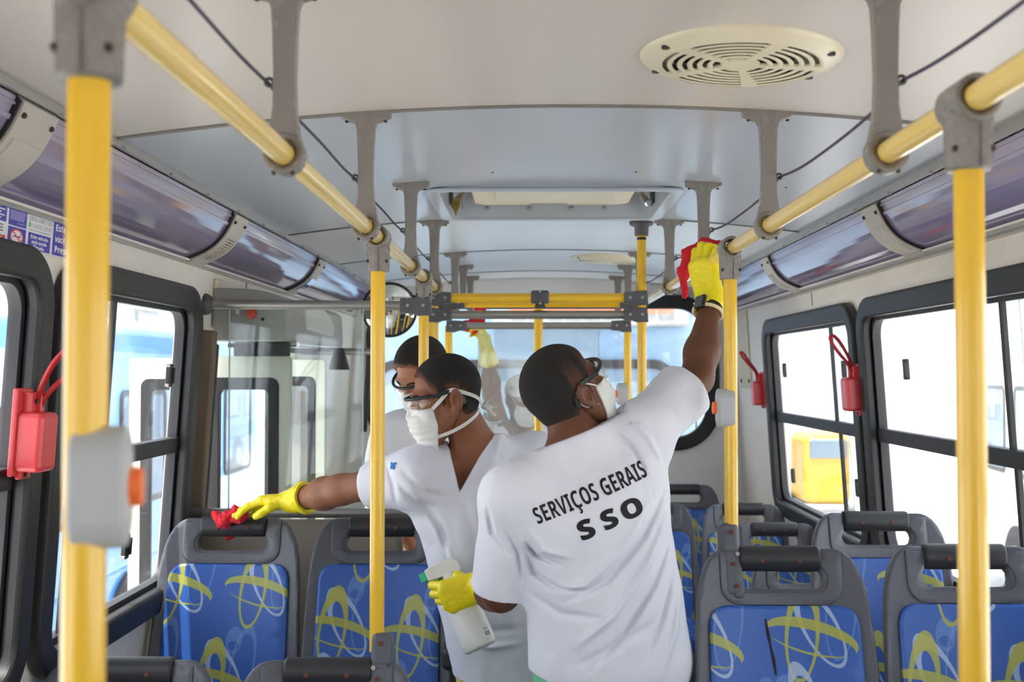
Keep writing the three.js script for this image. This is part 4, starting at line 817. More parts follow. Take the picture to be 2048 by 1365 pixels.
function polygonize(f, lo, hi, h) {                                    // surface nets over blocks near the surface
  const B = 6, nx = Math.ceil((hi.x - lo.x) / h / B) * B + 1, ny = Math.ceil((hi.y - lo.y) / h / B) * B + 1, nz = Math.ceil((hi.z - lo.z) / h / B) * B + 1;
  const F = new Float32Array(nx * ny * nz).fill(9), id = (i, j, k) => (k * ny + j) * nx + i, cut = B * h * 0.87 * 1.5 + 0.006;
  const cells = [];
  for (let K = 0; K < nz - 1; K += B) for (let J = 0; J < ny - 1; J += B) for (let I = 0; I < nx - 1; I += B) {
    const c = f(lo.x + (I + B / 2) * h, lo.y + (J + B / 2) * h, lo.z + (K + B / 2) * h);
    if (Math.abs(c) > cut) { if (c < 0) for (let k = K; k <= K + B; k++) for (let j = J; j <= J + B; j++) for (let i = I; i <= I + B; i++) { const q = id(i, j, k); if (F[q] === 9) F[q] = -9; } continue; }
    cells.push([I, J, K]);
    for (let k = K; k <= K + B; k++) for (let j = J; j <= J + B; j++) for (let i = I; i <= I + B; i++) { const q = id(i, j, k); if (F[q] === 9 || F[q] === -9) F[q] = f(lo.x + i * h, lo.y + j * h, lo.z + k * h); }
  }
  const pos = [], map = new Map(), idx = [];
  const C = [[0, 0, 0], [1, 0, 0], [0, 1, 0], [1, 1, 0], [0, 0, 1], [1, 0, 1], [0, 1, 1], [1, 1, 1]], E = [[0, 1], [2, 3], [4, 5], [6, 7], [0, 2], [1, 3], [4, 6], [5, 7], [0, 4], [1, 5], [2, 6], [3, 7]];
  const vals = new Float32Array(8);
  for (const [I, J, K] of cells) for (let k = K; k < K + B; k++) for (let j = J; j < J + B; j++) for (let i = I; i < I + B; i++) {
    let m = 0; for (let q = 0; q < 8; q++) { vals[q] = F[id(i + C[q][0], j + C[q][1], k + C[q][2])]; if (vals[q] < 0) m |= 1 << q; }
    if (m === 0 || m === 255) continue;
    let sx = 0, sy = 0, sz = 0, n = 0;
    for (const [a, b] of E) { const va = vals[a], vb = vals[b]; if ((va < 0) === (vb < 0)) continue; const t = va / (va - vb); sx += C[a][0] + (C[b][0] - C[a][0]) * t; sy += C[a][1] + (C[b][1] - C[a][1]) * t; sz += C[a][2] + (C[b][2] - C[a][2]) * t; n++; }
    map.set(id(i, j, k), pos.length / 3); pos.push(lo.x + (i + sx / n) * h, lo.y + (j + sy / n) * h, lo.z + (k + sz / n) * h);
  }
  const quad = (a, b, c, d, flip) => { if (a === undefined || b === undefined || c === undefined || d === undefined) return; flip ? idx.push(a, c, b, a, d, c) : idx.push(a, b, c, a, c, d); };
  for (const q of map.keys()) {
    const i = q % nx, j = Math.floor(q / nx) % ny, k = Math.floor(q / nx / ny), v0 = F[q];
    if ((v0 < 0) !== (F[id(i + 1, j, k)] < 0)) quad(map.get(id(i, j - 1, k - 1)), map.get(id(i, j, k - 1)), map.get(q), map.get(id(i, j - 1, k)), v0 > 0);
    if ((v0 < 0) !== (F[id(i, j + 1, k)] < 0)) quad(map.get(id(i - 1, j, k - 1)), map.get(id(i, j, k - 1)), map.get(q), map.get(id(i - 1, j, k)), v0 < 0);
    if ((v0 < 0) !== (F[id(i, j, k + 1)] < 0)) quad(map.get(id(i - 1, j - 1, k)), map.get(id(i, j - 1, k)), map.get(q), map.get(id(i - 1, j, k)), v0 > 0);
  }
  const nrm = new Float32Array(pos.length), uv = new Float32Array(pos.length / 3 * 2), e = h * 0.5;
  for (let p = 0; p < pos.length; p += 3) {
    const x = pos[p], y = pos[p + 1], z = pos[p + 2];
    let gx = f(x + e, y, z) - f(x - e, y, z), gy = f(x, y + e, z) - f(x, y - e, z), gz = f(x, y, z + e) - f(x, y, z - e); const l = Math.hypot(gx, gy, gz) || 1;
    nrm[p] = gx / l; nrm[p + 1] = gy / l; nrm[p + 2] = gz / l; uv[p / 3 * 2] = (x + z * 0.7) * 8; uv[p / 3 * 2 + 1] = (y + z * 0.3) * 8;
  }
  const g = new THREE.BufferGeometry();
  g.setAttribute('position', new THREE.Float32BufferAttribute(pos, 3)); g.setAttribute('normal', new THREE.BufferAttribute(nrm, 3)); g.setAttribute('uv', new THREE.BufferAttribute(uv, 2));
  g.setIndex(idx); return g;
}
function paint(g, fn) {                                                // vertex colours from position
  const p = g.attributes.position, c = new Float32Array(p.count * 3);
  for (let i = 0; i < p.count; i++) { const v = fn(p.getX(i), p.getY(i), p.getZ(i)); c[i * 3] = v[0]; c[i * 3 + 1] = v[1]; c[i * 3 + 2] = v[2]; }
  g.setAttribute('color', new THREE.BufferAttribute(c, 3)); return g;
}
function mergeColoured(list) { return mergeGeometries(list.map((g0) => { const g = g0.index ? g0.toNonIndexed() : g0.clone(); for (const k of Object.keys(g.attributes)) if (!['position', 'normal', 'uv', 'color'].includes(k)) g.deleteAttribute(k); return g; }), false); }
const nz3 = (x, y, z) => noise.noise(x, y, z);

// ------------------------------------------------------------------ heads (own axes: y up, z to the nose, x to the person's left)
const headField = (() => {
  const solid = [[ell(0, 0.037, -0.016, 0.076, 0.089, 0.098), 0.03], [ell(0, -0.04, 0.036, 0.061, 0.085, 0.058), 0.03]];
  for (const s of [-1, 1]) solid.push([cone(V(s * 0.056, -0.045, -0.002), V(s * 0.018, -0.112, 0.062), 0.02, 0.02), 0.03], [ell(s * 0.038, -0.03, 0.064, 0.026, 0.024, 0.024), 0.02], [cone(V(s * 0.012, 0.02, 0.088), V(s * 0.05, 0.018, 0.066), 0.01, 0.01), 0.02]);
  solid.push([cone(V(0, -0.112, 0.066), V(0, -0.116, 0.064), 0.022, 0.022), 0.025], [cone(V(0, 0.008, 0.09), V(0, -0.036, 0.111), 0.007, 0.0115), 0.014], [ell(0, -0.072, 0.088, 0.023, 0.011, 0.013), 0.012]);
  for (const s of [-1, 1]) solid.push([ell(s * 0.013, -0.041, 0.1, 0.009, 0.008, 0.01), 0.008]);
  const sockets = [-1, 1].map((s) => ell(s * 0.031, 0.0, 0.096, 0.018, 0.012, 0.016));
  const earOut = [-1, 1].map((s) => union([ell(s * 0.086, -0.004, -0.018, 0.013, 0.032, 0.020), ell(s * 0.081, -0.033, -0.009, 0.010, 0.014, 0.011)], 0.008));
  const earIn = [-1, 1].map((s) => union([ell(s * 0.099, -0.006, -0.012, 0.0125, 0.016, 0.0105), cone(V(s * 0.099, 0.013, -0.021), V(s * 0.099, -0.012, -0.029), 0.0045, 0.004)], 0.006));
  return (x, y, z) => {
    let d = 1e9; for (const [f, k] of solid) { const v = f(x, y, z); d = d > 1e8 ? v : smin(d, v, k); }
    for (const f of sockets) d = smax(d, -f(x, y, z), 0.012);
    const i = x < 0 ? 0 : 1; let e = earOut[i](x, y, z); e = smax(e, -earIn[i](x, y, z), 0.005);
    return smin(d, e, 0.008);
  };
})();
const lerpTable = (t, v) => { if (v <= t[0][0]) return t[0][1]; for (let i = 1; i < t.length; i++) if (v <= t[i][0]) { const a = t[i - 1], b = t[i]; return a[1] + (b[1] - a[1]) * (v - a[0]) / (b[0] - a[0]); } return t[t.length - 1][1]; };
const hairline = [[-0.12, -0.098], [-0.06, -0.094], [-0.045, -0.07], [-0.036, -0.03], [-0.034, 0.026], [0.006, 0.03], [0.012, -0.02], [0.026, -0.02], [0.034, 0.03], [0.05, 0.045], [0.066, 0.078], [0.09, 0.085]];
const headLo = V(-0.112, -0.15, -0.13), headHi = V(0.112, 0.14, 0.135);
let headGeo = null;
function headSkin() { return headGeo || (headGeo = polygonize(headField, headLo, headHi, 0.0032)); }
function hairGeoFor(thick, nape = 0) {
  const cran = union([ell(0, 0.037, -0.016, 0.076 + thick, 0.089 + thick, 0.098 + thick), ell(0, -0.03, -0.035, 0.062 + thick * 0.6, 0.055, 0.058 + thick * 0.6)], 0.03);
  return polygonize((x, y, z) => {
    const g = lerpTable(hairline, z) + (z < -0.045 ? nape : 0) + 0.003 * Math.sin(x * 260 + z * 140), c = headField(x, y, z);
    const near = Math.min(1, Math.max(0, (y - g) / 0.05));              // thin at the hairline, full further up
    const shell = Math.min(cran(x, y, z), c - 0.0022 - thick * 0.55 * near);
    return smax(smax(shell, g - y, 0.006), Math.abs(x) > 0.0835 && y < 0.03 ? 1 : -1, 0.002) + 0.0006 * nz3(x * 260, y * 260, z * 260);
  }, V(-0.11, -0.1, -0.14), V(0.11, 0.15, 0.12), 0.0034);
}
function headFrame(c, f, up = V(0, 1, 0), s = 0.94) {
  const z = f.clone().normalize(), x = up.clone().cross(z).normalize(), y = z.clone().cross(x);
  return new THREE.Matrix4().makeBasis(x, y, z).scale(V(s, s, s)).setPosition(c);
}
function ribbon(pts, w, t, centre) {                                   // flat strap that lies on a round form
  const cv = new THREE.CatmullRomCurve3(pts, false, 'centripetal'), n = 36, pos = [], idx = [];
  for (let i = 0; i <= n; i++) {
    const p = cv.getPoint(i / n), T = cv.getTangent(i / n), N = p.clone().sub(centre).normalize(), S = T.clone().cross(N).normalize();
    for (const [a, b] of [[-1, 0], [1, 0], [1, 1], [-1, 1]]) { const q = p.clone().addScaledVector(S, a * w / 2).addScaledVector(N, b * t); pos.push(q.x, q.y, q.z); }
  }
  for (let i = 0; i < n; i++) for (let k = 0; k < 4; k++) { const a = i * 4 + k, b = i * 4 + (k + 1) % 4; idx.push(a, b, b + 4, a, b + 4, a + 4); }
  const g = new THREE.BufferGeometry(); g.setAttribute('position', new THREE.Float32BufferAttribute(pos, 3)); g.setIndex(idx); const q = g.toNonIndexed(); q.computeVertexNormals(); return q;
}
function maskGeo(drape) {
  const base = drape ? union([ell(0, -0.058, 0.056, 0.062, 0.056, 0.066), ell(0, -0.115, 0.05, 0.052, 0.062, 0.05)], 0.04) : ell(0, -0.066, 0.056, 0.060, 0.058, 0.062);
  const inner = (x, y, z) => base(x, y, z) + 0.004;
  return polygonize((x, y, z) => {
    let d = base(x, y, z) - 0.0012 * Math.sin(y * 300 + Math.sin(x * 40)) + 0.002 * nz3(x * 45, y * 45, z * 45);
    d = smin(d, headField(x, y, z) - 0.004, 0.006);
    d = smax(d, y + 0.016 - 0.25 * Math.max(0, z - 0.09), 0.004);          // upper edge
    d = smax(d, (drape ? 0.046 : 0.03) - z + 0.12 * Math.abs(y + 0.07), 0.004);
    return smax(d, -(y + (drape ? 0.168 : 0.128)), 0.004);
  }, V(-0.1, -0.19, -0.02), V(0.1, 0.01, 0.14), 0.0034);
}
const gl = (th, y, k = 0) => V((0.083 + k) * Math.sin(th), y, 0.022 + (0.094 + k) * Math.cos(th));
function goggleParts(parent, put) {
  const g = new THREE.Group(); g.name = 'safety_goggles'; parent.add(g);
  const pos = [], idx = [], n = 28, m = 6;
  for (let j = 0; j <= m; j++) for (let i = 0; i <= n; i++) { const a = (i / n - 0.5) * 2.5, v = j / m, edge = Math.abs(a) / 1.25, y0 = -0.032 + 0.01 * edge * edge - (Math.abs(a) < 0.16 ? -0.014 : 0), p = gl(a, y0 + (0.018 - y0) * v, 0.003 * Math.sin(v * 3.14)); pos.push(p.x, p.y, p.z); }
  for (let j = 0; j < m; j++) for (let i = 0; i < n; i++) { const a = j * (n + 1) + i; idx.push(a, a + 1, a + n + 2, a, a + n + 2, a + n + 1); }
  const lg = new THREE.BufferGeometry(); lg.setAttribute('position', new THREE.Float32BufferAttribute(pos, 3)); lg.setIndex(idx); lg.computeVertexNormals();
  part('lens', put(lg), M.lens, g);
  part('brow_bar', put(tube(Array.from({ length: 15 }, (_, i) => gl((i / 14 - 0.5) * 2.5, 0.019)), 0.0056, 50, 8)), M.black, g);
  for (const s of [-1, 1]) part('temple_arm', put(ribbon([gl(s * 1.25, 0.017), V(s * 0.0815, 0.019, 0.03), V(s * 0.081, 0.022, 0.0), V(s * 0.079, 0.02, -0.02), V(s * 0.077, 0.0, -0.038), V(s * 0.075, -0.02, -0.042)], 0.0115, 0.0045, V(0, 0.01, 0))), M.black, g);
}

// ------------------------------------------------------------------ hands (own axes: y to the fingertips, z out of the palm, x to the thumb of a right hand)
function handFrame(w, dir, palm) { const y = dir.clone().normalize(), x = y.clone().cross(palm).normalize(), z = x.clone().cross(y); return basis(w, x, y, z); }
function handField(fr, side, curls, thumb, fat = 1) {
  const s = side, P = (x, y, z) => V(s * x, y, z).applyMatrix4(fr), list = [];
  const bx = [0.029, 0.0098, -0.0098, -0.028], by = [0.09, 0.094, 0.09, 0.082], len = [[0.044, 0.026, 0.021], [0.049, 0.03, 0.022], [0.045, 0.028, 0.021], [0.035, 0.021, 0.019]];
  for (let i = 0; i < 4; i++) list.push([cone(P(bx[i] * 0.62, 0.0, 0), P(bx[i], by[i], 0), 0.0185 * fat, 0.0145 * fat), 0.014]);
  list.push([cone(P(0.02, 0.02, 0.008), P(0.026, 0.06, 0.006), 0.017, 0.013), 0.014]);
  const palm = list.slice(), fingers = [];
  for (let i = 0; i < 4; i++) {
    let a = 0, p = V(bx[i], by[i], 0.001); const c = curls[i], sp = c[3] || 0, ch = [];
    for (let k = 0; k < 3; k++) { a += c[k] * Math.PI / 180; const q = p.clone().add(V(Math.sin(sp) * Math.cos(a), Math.cos(a) * Math.cos(sp), Math.sin(a)).multiplyScalar(len[i][k])); const r = (0.0105 - k * 0.0009 - (i === 3 ? 0.001 : 0)) * fat; ch.push(cone(P(p.x, p.y, p.z), P(q.x, q.y, q.z), r, r - 0.0006)); p = q; }
    fingers.push(union(ch, 0.004));
  }
  const th = []; for (let k = 0; k < thumb.length - 1; k++) th.push(cone(P(...thumb[k]), P(...thumb[k + 1]), (0.0145 - k * 0.0015) * fat, (0.013 - k * 0.0015) * fat));
  fingers.push(union(th, 0.006));
  return (x, y, z) => { let d = 1e9; for (const [f, k] of palm) { const v = f(x, y, z); d = d > 1e8 ? v : smin(d, v, k); } let e = 1e9; for (const f of fingers) e = Math.min(e, f(x, y, z)); return smin(d, e, 0.006); };
}
function gloveGeo(o) {                                                 // o: wrist, dir, palm, side, curls, thumb, elbow, cuff length and radius
  const fr = handFrame(o.w, o.dir, o.palm).scale(V(1, 1, 1).multiplyScalar(o.size || 1)), hf = handField(fr, o.side, o.curls, o.thumb, 1.06 * (o.size || 1));
  const ax = o.el.clone().sub(o.w).normalize(), end = o.w.clone().addScaledVector(ax, o.cuff), r0 = o.r0 || 0.034, r1 = o.r1 || 0.044;
  const cuff = cone(o.w.clone().addScaledVector(ax, -0.012), end, r0, r1), hollow = cone(end.clone().addScaledVector(ax, -o.cuff * 0.7), end.clone().addScaledVector(ax, 0.06), r0 * 0.93, r1 * 1.0);
  const c = fr.elements;
  return polygonize((x, y, z) => {
    let d = hf(x, y, z), e = cuff(x, y, z), t = (x - o.w.x) * ax.x + (y - o.w.y) * ax.y + (z - o.w.z) * ax.z;
    e += 0.0022 * Math.sin(t * 190 + 3 * nz3(x * 22, y * 22, z * 22)) * Math.min(1, Math.max(0, t / 0.03)) + 0.0025 * nz3(x * 32, y * 32, z * 32);
    e = smax(e, t - o.cuff, 0.003); d = smin(d, e, 0.016);
    d = Math.max(d, -(hollow(x, y, z) + 0.0045));
    return d + 0.0009 * nz3(x * 75, y * 75, z * 75);
  }, boundsOf([o.w, end, o.w.clone().addScaledVector(o.dir.clone().normalize(), 0.2)], 0.1)[0], boundsOf([o.w, end, o.w.clone().addScaledVector(o.dir.clone().normalize(), 0.2)], 0.1)[1], 0.0028);
}
function boundsOf(pts, m) { const b = new THREE.Box3().setFromPoints(pts); return [b.min.addScalar(-m), b.max.addScalar(m)]; }

// ------------------------------------------------------------------ whole people from joints in the place
function person(label, J, o) {
  const origin = V(J.pelvis.x, 0, J.pelvis.z), g = thing('person', label, 'person', [origin.x, 0, origin.z]);
  const loc = (geo) => geo.translate(-origin.x, 0, -origin.z);
  const HM = headFrame(J.head, J.face, J.headUp || V(0, 1, 0), o.headScale || 0.94), inHead = (geo) => loc(geo.clone().applyMatrix4(HM));
  const hp = (x, y, z) => V(x, y, z).applyMatrix4(HM);
  const across = J.shR.clone().sub(J.shL).normalize(), hipAx = J.hipAx.clone().normalize();   // towards the person's right
  const cs = { L: J.chest.clone().addScaledVector(across, -0.08), R: J.chest.clone().addScaledVector(across, 0.08) };
  const hip = { L: J.pelvis.clone().addScaledVector(hipAx, -0.088), R: J.pelvis.clone().addScaledVector(hipAx, 0.088) };
  const sk = o.skin, tone = (x, y, z) => { const n = 1 + 0.10 * nz3(x * 14, y * 14, z * 14) + 0.06 * nz3(x * 55, y * 55, z * 55); return [sk[0] * n, sk[1] * n, sk[2] * n]; };
  // body
  const B = [cone(J.pelvis, J.chest, 0.1, 0.105), cone(J.chest, J.neck, 0.095, 0.058), cone(J.neck, hp(0, -0.04, -0.03), 0.06, 0.057)];
  for (const k of ['L', 'R']) {
    const sh = J['sh' + k], el = J['el' + k], wr = J['wr' + k], mid = el.clone().lerp(wr, 0.35);
    B.push(cone(hip[k], cs[k], 0.09, 0.092), cone(cs[k], sh, 0.085, 0.055), cone(J.neck, sh, 0.044, 0.048), cone(sh, el, 0.054, 0.041), cone(el, mid, 0.042, 0.0455), cone(mid, wr, 0.0455, 0.0285));
    const knee = J['knee' + k], ank = J['ank' + k]; B.push(cone(hip[k], knee, 0.088, 0.058), cone(knee, ank, 0.056, 0.036), cone(ank, ank.clone().add(J.toe.clone().multiplyScalar(0.13)).setY(0.035), 0.036, 0.03));
  }
  const torso = union([B[0], B[1], ...['L', 'R'].flatMap((k) => [cone(hip[k], cs[k], 0.09, 0.092), cone(cs[k], J['sh' + k], 0.085, 0.055), cone(J.neck, J['sh' + k], 0.044, 0.048)])], 0.03);
  const bf = union(B, 0.03), [bl, bh] = boundsOf([J.head, J.pelvis, J.shL, J.shR, J.elL, J.elR, J.wrL, J.wrR, J.kneeL, J.kneeR, J.ankL, J.ankR], 0.17);
  const headTop = J.head.y;
  const bg = polygonize(bf, bl, bh, 0.011);
  const pieces = [paint(loc(bg), tone), paint(inHead(headSkin()), tone)];
  for (const s of [-1, 1]) {
    pieces.push(paint(inHead(ball(0.0118, s * 0.031, 0, 0.0745, 16)), () => [0.42, 0.37, 0.34]), paint(inHead(ball(0.0062, s * 0.031, -0.001, 0.0808, 12)), () => [0.03, 0.018, 0.012]));
    pieces.push(paint(inHead(tube([V(s * 0.014, 0.021, 0.098), V(s * 0.03, 0.026, 0.092), V(s * 0.046, 0.02, 0.078)], 0.0035, 10, 6)), () => [0.012, 0.01, 0.009]));
  }
  part('body', mergeColoured(pieces), M.skin, g);
  // hair or cap
  if (o.cap) part('cap', inHead(polygonize((x, y, z) => { const c = ell(0, 0.04, -0.016, 0.09, 0.098, 0.112)(x, y, z) + 0.004 * nz3(x * 30, y * 30, z * 30); return smax(smax(c, -(y + 0.5 * (-z) * 0.4 - 0.02), 0.006), -(c + 0.012), 0.003); }, V(-0.12, -0.1, -0.15), V(0.12, 0.16, 0.13), 0.004)), M.maskCloth, g);
  else {
    const hg = hairGeoFor(o.hairThick || 0.006, o.nape);
    paint(hg, (x, y, z) => { const up = Math.min(1, Math.max(0, (y - lerpTable(hairline, z)) / (o.fade || 0.03))), t = Math.min(1, Math.max(0, up + 0.3 * nz3(x * 160, y * 160, z * 160))), q = t * t * (3 - 2 * t); return [0, 1, 2].map((i) => sk[i] * 0.62 * (1 - q) + [0.013, 0.0105, 0.0095][i] * q); });
    part('hair', inHead(hg), M.hair, g);
  }
  // mask and its straps
  const mk = part('face_mask', inHead(maskGeo(o.drape)), M.maskCloth, g);
  for (const s of [-1, 1]) {
    if (o.drape) {
      part('strap', inHead(ribbon([V(s * 0.061, -0.026, 0.062), V(s * 0.076, 0.0, 0.03), V(s * 0.084, 0.026, -0.006), V(s * 0.083, 0.016, -0.034), V(s * 0.062, -0.012, -0.085), V(s * 0.02, -0.04, -0.108)], 0.011, 0.0015, V(0, 0, -0.01))), M.maskCloth, mk);
      part('strap', inHead(ribbon([V(s * 0.05, -0.105, 0.05), V(s * 0.062, -0.098, 0.012), V(s * 0.066, -0.085, -0.03), V(s * 0.05, -0.068, -0.072), V(s * 0.015, -0.055, -0.098)], 0.011, 0.0015, V(0, -0.07, -0.02))), M.maskCloth, mk);
    } else {
      part('ear_loop', inHead(tube([V(s * 0.054, -0.036, 0.062), V(s * 0.07, -0.004, 0.03), V(s * 0.083, 0.02, -0.006), V(s * 0.082, 0.014, -0.032), V(s * 0.079, -0.014, -0.036), V(s * 0.078, -0.036, -0.022), V(s * 0.072, -0.05, 0.01), V(s * 0.055, -0.082, 0.05)], 0.0021, 60, 6)), M.maskCloth, mk);
    }
  }
  if (o.drape) {
    const kt = hp(0.004, -0.048, -0.118);
    part('strap_knot', loc(polygonize(union([cone(kt, kt.clone().add(V(0.012, -0.004, 0)), 0.009, 0.008), cone(kt, kt.clone().add(V(0.03, -0.026, 0.006)), 0.004, 0.006), cone(kt, kt.clone().add(V(0.016, 0.026, 0.0)), 0.003, 0.003), cone(kt, kt.clone().add(V(0.036, -0.002, 0.008)), 0.003, 0.003)], 0.008), kt.clone().addScalar(-0.07), kt.clone().addScalar(0.09), 0.003)), M.maskCloth, mk);
  }
  if (!o.noGoggles) goggleParts(g, inHead);
  // shirt
  const S = [cone(J.pelvis, J.chest, o.belly || 0.13, 0.135), cone(J.chest, J.neck, 0.115, 0.07)], sleeveCut = [];
  for (const k of ['L', 'R']) {
    const sh = J['sh' + k], el = J['el' + k], end = J['sleeve' + k], ax = el.clone().sub(sh).normalize(), rr = o.sleeveR || 0.078;
    S.push(cone(hip[k], cs[k], o.hipR || 0.125, 0.118), cone(cs[k], sh, 0.108, 0.074), cone(J.neck.clone().lerp(sh, 0.25), sh, 0.062, 0.068));
    const body = cone(sh, end.clone().addScaledVector(ax, 0.04), 0.072, rr), plane = (x, y, z) => (x - end.x) * ax.x + (y - end.y) * ax.y + (z - end.z) * ax.z;
    S.push((x, y, z) => smax(body(x, y, z), plane(x, y, z), 0.006));
    sleeveCut.push(cone(end.clone().addScaledVector(ax, -0.05), end.clone().addScaledVector(ax, 0.08), rr - 0.014, rr - 0.005));
  }
  const sf = union(S, 0.05), colN = (J.collarN || hp(0, -0.05, -0.03).sub(J.neck)).clone().normalize(), colP = J.collar || J.neck.clone().addScaledVector(colN, 0.02), near = cone(colP.clone().addScaledVector(colN, -0.02), hp(0, 0, -0.02), 0.125, 0.2);
  const hemN = J.hemN.clone().normalize(), hem = J.hem, hollowHem = union([cone(hip.L.clone().setY(hem.y - 0.2), hip.L.clone().setY(hem.y + 0.05), (o.hipR || 0.125) - 0.012, (o.hipR || 0.125) - 0.016), cone(hip.R.clone().setY(hem.y - 0.2), hip.R.clone().setY(hem.y + 0.05), (o.hipR || 0.125) - 0.012, (o.hipR || 0.125) - 0.016)], 0.05);
  const shirtF = (x, y, z) => {
    let d = sf(x, y, z);
    if (d > 0.09 || d < -0.09) return d;
    d += 0.0065 * nz3(x * 7 + 3, y * 4.5, z * 7) + 0.0035 * nz3(x * 17, y * 11, z * 17 + 5) + 0.0012 * nz3(x * 45, y * 30, z * 45);
    if (o.folds) d += o.folds(x, y, z);
    d = Math.min(d, torso(x, y, z) - 0.006);
    for (const f of sleeveCut) d = smax(d, -f(x, y, z), 0.004);
    if (near(x, y, z) < 0) d = smax(d, (x - colP.x) * colN.x + (y - colP.y) * colN.y + (z - colP.z) * colN.z, 0.005);
    d = smax(d, (x - hem.x) * hemN.x + (y - hem.y) * hemN.y + (z - hem.z) * hemN.z, 0.004);
    d = Math.max(d, -hollowHem(x, y, z));
    if (o.vneck) d = smax(d, -o.vneck(x, y, z), 0.003);
    return d;
  };
  const [sl, sh2] = boundsOf([J.shL, J.shR, J.sleeveL, J.sleeveR, J.pelvis, hem, hip.L, hip.R, J.neck], 0.2);
  sl.y = Math.min(hem.y, J.sleeveL.y, J.sleeveR.y) - 0.13;
  const sg = polygonize(shirtF, sl, sh2, o.cell || 0.0055);
  const shirt = part('shirt', loc(sg), M.shirt, g);
  // trousers and shoes
  const T = []; for (const k of ['L', 'R']) T.push(cone(hip[k], J['knee' + k], 0.102, 0.078), cone(J['knee' + k], J['ank' + k], 0.078, 0.066));
  T.push(cone(hip.L, hip.R, 0.108, 0.108));
  const tf = union(T, 0.04), [tl, th] = boundsOf([hip.L, hip.R, J.kneeL, J.kneeR, J.ankL, J.ankR], 0.14); th.y = hip.L.y + 0.13;
  part('trousers', loc(polygonize((x, y, z) => smax(tf(x, y, z) + 0.004 * nz3(x * 9, y * 5, z * 9), 0.075 - y, 0.004), tl, th, 0.012)), o.trousers, g);
  for (const k of ['L', 'R']) { const a = J['ank' + k], t = a.clone().add(J.toe.clone().multiplyScalar(0.17)).setY(0.035), b = a.clone().addScaledVector(J.toe, -0.05).setY(0.04); part('shoe', loc(polygonize((x, y, z) => smax(union([cone(b, t, 0.044, 0.04), cone(a.clone().setY(0.08), b, 0.046, 0.044)], 0.03)(x, y, z), -y + 0.002, 0.006), ...boundsOf([a.clone().setY(0), t, b], 0.08), 0.008)), M.black, g); }
  // gloves
  for (const gv of o.gloves || []) {
    const gm = part('rubber_glove', loc(gloveGeo(gv)), M.glove, g);
    if (gv.roll) { const ax = gv.el.clone().sub(gv.w).normalize(); part('rolled_cuff', loc(new THREE.TorusGeometry(0.0405, 0.0055, 10, 36).applyQuaternion(new THREE.Quaternion().setFromUnitVectors(V(0, 0, 1), ax)).translate(...gv.w.clone().addScaledVector(ax, gv.cuff).toArray())), M.gloveInside, gm); }
  }
  return { g, loc, shirt, shirtGeo: sg, origin, shirtF, hp };
}
// printed or sewn marks that lie on a garment: the garment's own triangles, lifted a little, with flat coordinates along U and W
function garmentPrint(P, name, geo, c, U, W, w, h, N, mat, lift = 0.0012, reach = 0) {
  const p = geo.attributes.position, n = geo.attributes.normal, ix = geo.index.array, pos = [], nor = [], uv = [];
  for (let t = 0; t < ix.length; t += 3) {
    const v = [0, 1, 2].map((k) => ix[t + k]), q = v.map((i) => [(p.getX(i) - c.x) * U.x + (p.getY(i) - c.y) * U.y + (p.getZ(i) - c.z) * U.z, (p.getX(i) - c.x) * W.x + (p.getY(i) - c.y) * W.y + (p.getZ(i) - c.z) * W.z]);
    if (q.some((a) => Math.abs(a[0]) > w / 2 || Math.abs(a[1]) > h / 2)) continue;
    if (reach && v.some((i) => Math.abs((p.getX(i) - c.x) * N.x + (p.getY(i) - c.y) * N.y + (p.getZ(i) - c.z) * N.z) > reach)) continue;
    if (v.some((i) => n.getX(i) * N.x + n.getY(i) * N.y + n.getZ(i) * N.z < 0.15)) continue;
    v.forEach((i, k) => { pos.push(p.getX(i) + n.getX(i) * lift, p.getY(i) + n.getY(i) * lift, p.getZ(i) + n.getZ(i) * lift); nor.push(n.getX(i), n.getY(i), n.getZ(i)); uv.push(q[k][0] / w + 0.5, q[k][1] / h + 0.5); });
  }
  const g = new THREE.BufferGeometry(); g.setAttribute('position', new THREE.Float32BufferAttribute(pos, 3)); g.setAttribute('normal', new THREE.Float32BufferAttribute(nor, 3)); g.setAttribute('uv', new THREE.Float32BufferAttribute(uv, 2));
  const P2 = g; return part(name, P2, mat, P.shirt);
}
// grooves and ridges of cloth along lines given in the person's own upright plane; + is a valley, - a ridge
function creases(list, zc, front, sharp = 0.85) {
  const L = list.map(([pts, w, a]) => ({ pts: pts.map((p) => [p.x, p.y]), w: w * sharp, a }));
  return (x, y, z) => {
    if (front ? z < zc : z < zc) return 0;
    let s = 0;
    for (const { pts, w, a } of L) {
      let best = 1e9, tb = 0;
      for (let i = 0; i < pts.length - 1; i++) {
        const [ax, ay] = pts[i], bx = pts[i + 1][0] - ax, by = pts[i + 1][1] - ay; let t = ((x - ax) * bx + (y - ay) * by) / (bx * bx + by * by); t = t < 0 ? 0 : t > 1 ? 1 : t;
        const dd = Math.hypot(x - ax - bx * t, y - ay - by * t); if (dd < best) { best = dd; tb = (i + t) / (pts.length - 1); }
      }
      if (best < w * 2.5) { const q = best / w, fade = Math.sin(Math.PI * Math.min(1, Math.max(0, tb * 0.9 + 0.05))); s += a * fade * Math.exp(-q * q); }
    }
    return s;
  };
}
const legs = (pel, ax, toe, spread = 0.1) => {
  const L = pel.clone().addScaledVector(ax, -spread), R = pel.clone().addScaledVector(ax, spread);
  return { kneeL: L.clone().addScaledVector(toe, 0.03).setY(0.49), kneeR: R.clone().addScaledVector(toe, 0.03).setY(0.49), ankL: L.clone().setY(0.085), ankR: R.clone().setY(0.085), toe };
};

